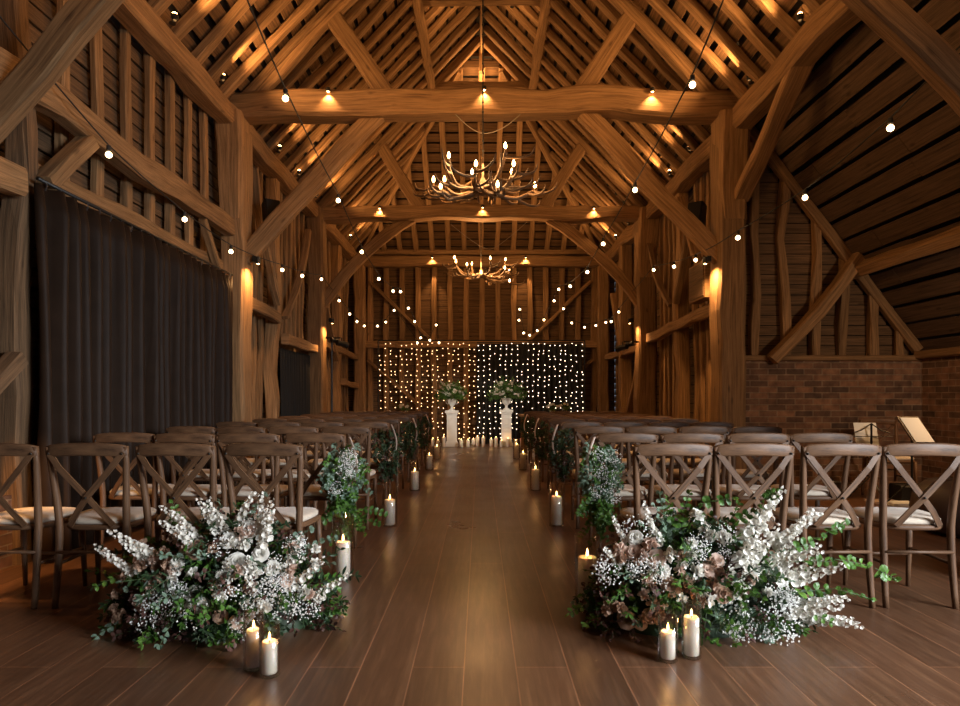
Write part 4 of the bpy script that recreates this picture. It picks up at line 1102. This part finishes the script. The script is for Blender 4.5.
# ------------------------------------------------------------------ festoon lights
def festoon(label, anchors, bulbs, seed):
    """anchors: bulb positions (x, y, Z above eye); cable sags between them"""
    pts = [V((x, y, CH+z)) for x, y, z in anchors]
    t = thing('festoon_lights', label, 'string lights', tuple(pts[len(pts)//2]))
    line = []
    for i in range(len(pts)-1):
        a, b = pts[i], pts[i+1]; L_ = (b-a).length
        for j in range(6):
            u = j/6; line.append(a.lerp(b, u)-V((0, 0, .05*L_*u*(1-u)))+V((0, 0, .075)))
    line.append(pts[-1]+V((0, 0, .075)))
    mb = MB(); mb.tube(line, .006, 5); mb.build('cable', 'wire', t)
    first = None
    base = V(t.location)
    for i in bulbs:
        p = pts[i]
        if first is None:
            m1 = MB(); m1.lathe((0, 0, 0), [(.010, .075), (.017, .07), (.019, .03), (.014, .028)], 10); cap = m1.build('bulb_holder', 'wire', t, world=False); cap.location = p-base
            m1 = MB(); m1.ball((0, 0, 0), .024, 12, 8); bl = m1.build('bulb', 'bulb', cap, smooth=True, world=False); first = (cap, bl)
        else:
            c = first[0].copy(); COL.objects.link(c); c.location = p-base; d = first[1].copy(); COL.objects.link(d); d.parent = c
    return t
L1 = [(-1.60, 3.0, 2.75), (-1.56, 4.2, 2.62), (-1.52, 5.0, 2.34), (-1.55, 7.0, 2.16), (-1.57, 8.5, 1.94), (-1.58, 10, 1.86), (-1.56, 11.5, 1.92), (-1.54, 12.4, 2.06), (-1.50, 13.4, 1.88), (-1.47, 14.4, 1.72), (-1.40, 15.1, 1.42), (-1.2, 15.3, 1.38), (-1.05, 15.35, 1.75), (-.98, 15.3, 1.32)]
festoon('festoon bulbs strung left of centre, in front of the tie beam', L1, range(2, 14), 1)
R1 = [(1.62, 2.9, 2.8), (1.58, 3.9, 2.6), (1.56, 4.7, 2.30), (1.55, 6.4, 2.08), (1.56, 8.1, 1.95), (1.56, 9.3, 1.83), (1.55, 11, 1.92), (1.55, 12.6, 2.14), (1.54, 13.3, 2.02), (1.50, 15, 1.83), (1.36, 15.2, 1.60), (1.18, 15.2, 1.49), (1.04, 15.25, 1.55), (.95, 15.3, 2.12), (.93, 15.3, 1.86)]
festoon('festoon bulbs strung right of centre, in front of the tie beam', R1, range(2, 15), 2)
L2 = [(-2.95, 3.4, 2.45), (-2.90, 5.0, 1.90), (-2.86, 6.2, 1.73), (-2.84, 7.3, 1.67), (-2.75, 8.9, 1.78), (-2.75, 9.9, 1.89), (-2.75, 11.1, 2.06), (-2.75, 12.5, 1.90), (-2.75, 13.5, 1.77), (-2.75, 14.3, 1.71), (-2.73, 15.1, 1.70), (-2.45, 15.3, 1.72), (-2.26, 15.35, 1.82), (-2.06, 15.35, 2.10), (-1.5, 15.3, 1.32), (-1.3, 15.3, 1.02)]
festoon('festoon bulbs strung along the left wall above the curtain', L2, range(1, 15), 3)
R2 = [(3.1, 3.0, 2.5), (2.95, 4.6, 1.94), (2.92, 5.75, 1.80), (2.72, 6.75, 1.69), (2.83, 8.4, 1.81), (2.85, 9.4, 1.93), (2.85, 10.5, 2.10), (2.85, 12.0, 1.92), (2.84, 13.1, 1.76), (2.83, 13.8, 1.65), (2.83, 14.4, 1.70), (2.75, 15.2, 1.72), (2.5, 15.3, 1.69), (2.2, 15.35, 1.8), (2.0, 15.35, 2.14)]
festoon('festoon bulbs strung along the right side, out over the aisle', R2, range(1, 15), 4)

# ------------------------------------------------------------------ antler chandeliers
def chandelier(x, y, z, R_, label, rot, energy):
    t = thing('antler_chandelier', label, 'chandelier', (x, y, z)); rng = random.Random(int(rot*10)+3)
    spots = [(-.42, .30, .13, 1), (-.34, -.36, .14, 1), (-.12, .50, .28, 1), (.22, -.40, .22, 1), (.32, .36, .23, 1), (-.07, -.52, .00, 1), (.30, -.44, .03, 1), (.55, .05, -.02, 1), (-.43, -.22, -.12, 1), (.14, -.52, -.20, 1), (-.52, .02, .03, 1)]
    mb = MB(); mb.lathe((x, y, z-.12), [(.01, 0), (.06, .03), (.05, .10), (.03, .16), (.012, .20), (.010, .40)], 14); mb.build('hub', 'antler', t, smooth=True)
    ca = Matrix.Rotation(rot, 3, 'Z')
    for i, (bx, by, bz, on) in enumerate(spots):
        b = (ca @ V((bx, by, 0)))*(R_/.58); b.z = bz*R_/.58; o = V((x, y, z)); e = V((b.x, b.y, 0)); r = e.length; e.normalize(); sd = V((-e.y, e.x, 0))
        k = rng.uniform(-.12, .12)
        pts = [o+V((0, 0, -.03)), o+e*r*.3+sd*k*.4+V((0, 0, -.10+b.z*.2)), o+e*r*.65+sd*k+V((0, 0, -.12+b.z*.4)), o+e*r*.92+sd*k*.5+V((0, 0, -.05+b.z*.7)), o+b+V((0, 0, -.045))]
        # smooth
        sm = []
        for j in range(len(pts)-1):
            for q in range(4): sm.append(cr(pts, j, q/4))
        sm.append(pts[-1])
        arm = MB(); arm.tube(sm, [.026-.013*(j/len(sm)) for j in range(len(sm))], 8); ao = arm.build('antler_arm', 'antler', t, smooth=True)
        for q in range(4):           # tines
            s0 = sm[int(len(sm)*(.30+.19*q))]; ou = e*rng.uniform(.10, .22)+sd*rng.uniform(-.16, .16)*(1 if q % 2 else -1)
            ou = ou*1.25; tn = [s0, s0+ou*.5+V((0, 0, -.03)), s0+ou+V((0, 0, -.01)), s0+ou*1.15+V((0, 0, .06))]
            m_ = MB(); m_.tube([cr(tn, j, u) for j in range(3) for u in (0, .33, .66)]+[tn[-1]], [.015, .015, .0145, .014, .013, .012, .010, .008, .005, .002], 6)
            m_.build('tine', 'antler', ao, smooth=True)
        c = MB(); p = o+b; c.lathe(p-V((0, 0, .05)), [(.022, 0), (.024, .008), (.011, .012), (.011, .05)], 10); co = c.build('candle_tube', 'antler', t, smooth=True)
        c = MB(); c.lathe(p, [(.006, 0), (.013, .012), (.0165, .028), (.013, .045), (.006, .062), (.001, .07)], 12); c.build('flame_bulb', 'cbulb', co, smooth=True)
    ch = MB(); n = int((RIDGE-.15-z-.3)/.05)
    ch.tube([(x, y, z+.25), (x, y, RIDGE-.15)], .007, 6)
    for i in range(n):
        zz = z+.3+i*.05
        if i % 2: ch.lathe((x, y, zz), [(.004, -.02), (.013, 0), (.004, .02)], 6)
    ch.build('chain', 'black', t)
    lamp('chandelier_glow', 'POINT', (x, y, z+.22), energy, parent=t, radius=.28)
    return t
def cr(P, i, u):
    p0, p1, p2, p3 = P[max(i-1, 0)], P[i], P[min(i+1, len(P)-1)], P[min(i+2, len(P)-1)]
    return .5*((2*p1)+(p2-p0)*u+(2*p0-5*p1+4*p2-p3)*u*u+(3*p1-p0-3*p2+p3)*u**3)
chandelier(.03, 6.6, CH+2.20, .57, 'larger, nearer antler chandelier with candle bulbs hanging over the aisle', 0, 72)
chandelier(.02, 12.75, CH+2.50, .62, 'smaller looking antler chandelier behind the farther tie beam', 1.1, 92)
for (p, q, r_, lab) in (((-.30, 7.9, CH+3.50), (.07, 7.6, CH+3.14), (.52, 7.9, CH+3.52), 'pale cable draped under the nearer tie beam'),
                        ((-.55, 12.0, CH+3.26), (.18, 12.3, CH+2.86), (.88, 12.0, CH+3.30), 'pale cable draped under the farther tie beam')):
    mb = MB(); P = [V(p), V(p).lerp(V(q), .5)-V((0, 0, .05)), V(q), V(q).lerp(V(r_), .5)-V((0, 0, .05)), V(r_)]
    mb.tube([cr(P, j, u/4) for j in range(4) for u in range(4)]+[P[-1]], .006, 5); tag(mb.build('hanging_cable', 'greywire'), lab, 'cable')

# ------------------------------------------------------------------ speakers, stage lights, box
def speaker(x, y, z, rz, label):
    t = thing('loudspeaker', label, 'speaker', (x, y, z), None, rz)
    B = lambda mb, n, m, sm=False: mb.build(n, m, t, world=False, smooth=sm)
    mb = MB(); mb.beam((0, 0, -.14), (0, 0, .14), .20, .18, up=(0, 1, 0), taper=1.0, cham=.08); B(mb, 'cabinet', 'black')
    mb = MB(); mb.box((0, -.095, 0), (.17, .012, .25)); B(mb, 'grille', 'wire')
    mb = MB(); mb.tube([(0, .08, 0), (0, .18, .02)], .012, 6); B(mb, 'bracket', 'black')
    t.rotation_euler = (R(-14), 0, rz)
speaker(-2.72, 8.35, CH+2.42, R(35), 'black loudspeaker mounted on the left post under the tie beam')
speaker(2.86, 8.45, CH+2.42, R(-40), 'black loudspeaker mounted on the right post under the tie beam')
mb0 = thing('wooden_box', 'plain wooden box standing on the rail of the right arcade wall', 'box', (3.0, 8.62, CH+1.31))
mb = MB(); mb.box((3.0, 8.62, CH+1.56), (.16, .62, .50)); mb.build('case', 'oak', mb0, bevel=.006)
mb = MB(); mb.box((2.915, 8.62, CH+1.56), (.018, .56, .44)); mb.build('front_panel', 'board', mb0)
def stage_light(x, y, z, s, label):
    t = thing('stage_light', label, 'light', (x, y, z))
    mb = MB(); mb.tube([(x+s*.28, y+.02, z+.1), (x, y, z+.1)], .014, 6); mb.build('bar', 'black', t)
    mb = MB(); mb.tube([(x-s*.02, y, z+.1), (x-s*.02, y-.02, z)], .010, 6); mb.build('yoke', 'black', t)
    mb = MB(); mb.tube([(x+s*.05, y-.06, z+.01), (x-s*.05, y+.05, z-.01), (x-s*.10, y+.10, z-.03)], [.05, .055, .062], 12); mb.build('can', 'black', t)
    mb = MB(); mb.tube([(x+s*.16, y-.04, z+.06), (x+s*.08, y+.07, z+.05)], [.04, .05], 12); mb.build('can', 'black', t)
lamp('stage_beam', 'SPOT', (-2.35, 11.95, CH+.95), 170, color=(1, .90, .76), aim=(.3, 15.05, .75), angle=34, blend=.6, radius=.04)
lamp('stage_beam', 'SPOT', (2.40, 11.9, CH+.88), 170, color=(1, .90, .76), aim=(-.35, 15.05, .75), angle=34, blend=.6, radius=.04)
stage_light(-2.55, 11.7, CH+1.0, -1, 'black stage light on a short bar at the far left post')
stage_light(2.60, 11.6, CH+.92, 1, 'black stage light on a short bar at the far right post')
mb = MB(); mb.tube([(-2.72, 11.75, 0), (-2.72, 11.75, CH+1.1)], .018, 8); tag(mb.build('lighting_pole', 'black'), 'thin black pole standing beside the far left post', 'pole')

# ------------------------------------------------------------------ musicians' corner
def music_stand(x, y, h, rz, label, wire):
    t = thing('music_stand', label, 'music stand', (x, y, 0), None, rz)
    B = lambda mb, n, m: mb.build(n, m, t, world=False)
    mb = MB(); mb.tube([(0, 0, .12), (0, 0, h)], .011, 8); B(mb, 'mast', 'black')
    for k in range(3):
        a = 2*PI*k/3+.5; mb = MB(); mb.tube([(0, 0, .30), (.16*math.cos(a), .16*math.sin(a), .12), (.26*math.cos(a), .26*math.sin(a), .008)], .008, 6); B(mb, 'leg', 'black')
    if wire:
        for s in (-1, 1):
            mb = MB(); mb.tube([(0, 0, h), (s*.10, .01, h-.07), (s*.20, 0, h-.10)], .006, 6); B(mb, 'arm', 'black')
            mb = MB(); mb.tube([(0, 0, h-.14), (s*.22, 0, h-.14)], .005, 6); B(mb, 'arm', 'black')
    return t
ms = music_stand(4.22, 6.9, .86, 0, 'folding wire music stand holding a pale sheet by the brick wall', True)
mb = MB(); mb.beam((4.20, 6.93, .625), (4.20, 6.99, .865), .245, .004, up=(0, 1, 0), cham=0); tag(mb.build('sheet_music', 'paper'), 'pale sheet of paper on the folding wire music stand', 'paper')
m2 = music_stand(4.40, 6.52, .72, 0, 'black music stand with a tilted desk, rightmost by the brick wall', False)
P0 = V((4.20, 6.40, CH-.20)); D1 = V((.06, -.15, -.235)); W_ = V((.26, .12, 0)); nn = D1.cross(W_).normalized()
if nn.z < 0: nn = -nn
mb = MB(); mb.beam(P0+W_/2-D1*.06-nn*.012, P0+W_/2+D1*1.06-nn*.012, W_.length+.04, .014, up=nn, cham=0); dk_ = mb.build('desk', 'leather', m2)
mb = MB(); mb.tube([(4.40, 6.52, .70), tuple(P0+W_/2+D1*.5-nn*.02)], .014, 8); mb.build('desk_joint', 'black', m2)
mb = MB(); mb.beam(P0+W_/2, P0+W_/2+D1, W_.length, .006, up=nn, cham=0)
tag(mb.build('sheet_music', 'paper'), 'bright white sheets lying on the tilted desk of the rightmost music stand', 'paper')
pf = thing('pouf', 'round brown leather pouf at the right edge beside the front chair', 'pouf', (4.12, 5.35, 0))
mb = MB(); mb.lathe((4.12, 5.35, 0), [(.02, .0), (.30, .0), (.40, .06), (.44, .20), (.42, .34), (.33, .43), (.12, .455), (.01, .455)], 32); mb.build('body', 'leather', pf, smooth=True)
mb = MB(); mb.lathe((4.12, 5.35, .445), [(.03, 0), (.035, .012), (.01, .02)], 12); mb.build('button', 'leather', pf, smooth=True)
mb = MB()
for k in range(10):
    a = 2*PI*k/10; mb.tube([(4.12+r_*math.cos(a), 5.35+r_*math.sin(a), z_) for r_, z_ in ((.401, .06), (.443, .20), (.422, .34), (.332, .432), (.12, .458))], .003, 4)
mb.build('piping', 'leather', pf)
bk = thing('bucket', 'small dark metal bucket on the floor between the right chairs and brick wall', 'bucket', (4.10, 7.35, 0))
mb = MB(); mb.lathe((4.10, 7.35, 0), [(.06, 0), (.065, .01), (.085, .17), (.09, .175), (.082, .17), (.062, .02)], 20); mb.build('body', 'steel', bk, smooth=True)
mb = MB(); mb.tube([(4.10+.087*math.cos(a), 7.35, .165+.08*math.sin(a)) for a in [PI*i/8 for i in range(9)]], .003, 5); mb.build('handle', 'steel', bk)
cs = thing('instrument_case', 'black instrument case lying on the floor behind the music stands', 'case', (4.75, 7.0, 0))
mb = MB(); mb.box((4.75, 7.0, .10), (.42, .22, .18), cham=.1); mb.build('body', 'black', cs)
mb = MB(); mb.tube([(4.68, 6.885, .10), (4.69, 6.865, .14), (4.81, 6.865, .14), (4.82, 6.885, .10)], .007, 6); mb.build('handle', 'wire', cs)
mb = MB(); mb.box((4.38, 6.95, .012), (.30, .22, .022)); tag(mb.build('folder', 'ribbon'), 'tan folder of music lying on the floor under the music stands', 'folder')
mb = MB(); mb.box((4.46, 6.78, .016), (.28, .20, .03)); tag(mb.build('music_book', 'paper'), 'pale music book on the floor right of the tan folder', 'book')

# ------------------------------------------------------------------ light of the room
lamp('doorway_daylight', 'AREA', (5.40, -.35, 2.1), 165, color=(.90, .95, 1), aim=(.3, 3.4, -.3), size=3.0, size_y=1.6).data.spread = R(80)
lamp('left_floor_lamp', 'SPOT', (-2.8, 3.3, 1.1), 60, aim=(-2.95, 4.5, -.3), angle=80, blend=.8, radius=.05)
lamp('aisle_lamp', 'SPOT', (4.9, 4.6, 1.9), 75, color=(1, .72, .48), aim=(4.45, 8, 1.5), angle=85, blend=.8, radius=.12)
lamp('aisle_floor_lamp', 'SPOT', (5.3, 6.4, 1.6), 38, color=(1, .55, .22), aim=(4.7, 6.6, 0), angle=105, blend=.8, radius=.06)
for x_ in (-1.85, 2.10):
    lamp('tie_beam_lamp', 'POINT', (x_, 3.65, CH+3.35), 26, radius=.05)

w = bpy.data.worlds.new('overcast'); scn.world = w; w.use_nodes = True
w.node_tree.nodes['Background'].inputs[0].default_value = (.62, .72, .85, 1); w.node_tree.nodes['Background'].inputs[1].default_value = .25

cam = bpy.data.cameras.new('camera'); co = bpy.data.objects.new('camera', cam); COL.objects.link(co)
co.location = (0, 0, CH); co.rotation_euler = (R(90), 0, 0); cam.lens = 24; cam.sensor_width = 36; cam.shift_y = 45/960; cam.clip_end = 60
scn.camera = co
scn.view_settings.view_transform = 'Standard'; scn.view_settings.look = 'None'; scn.view_settings.gamma = 1; scn.view_settings.exposure = .45
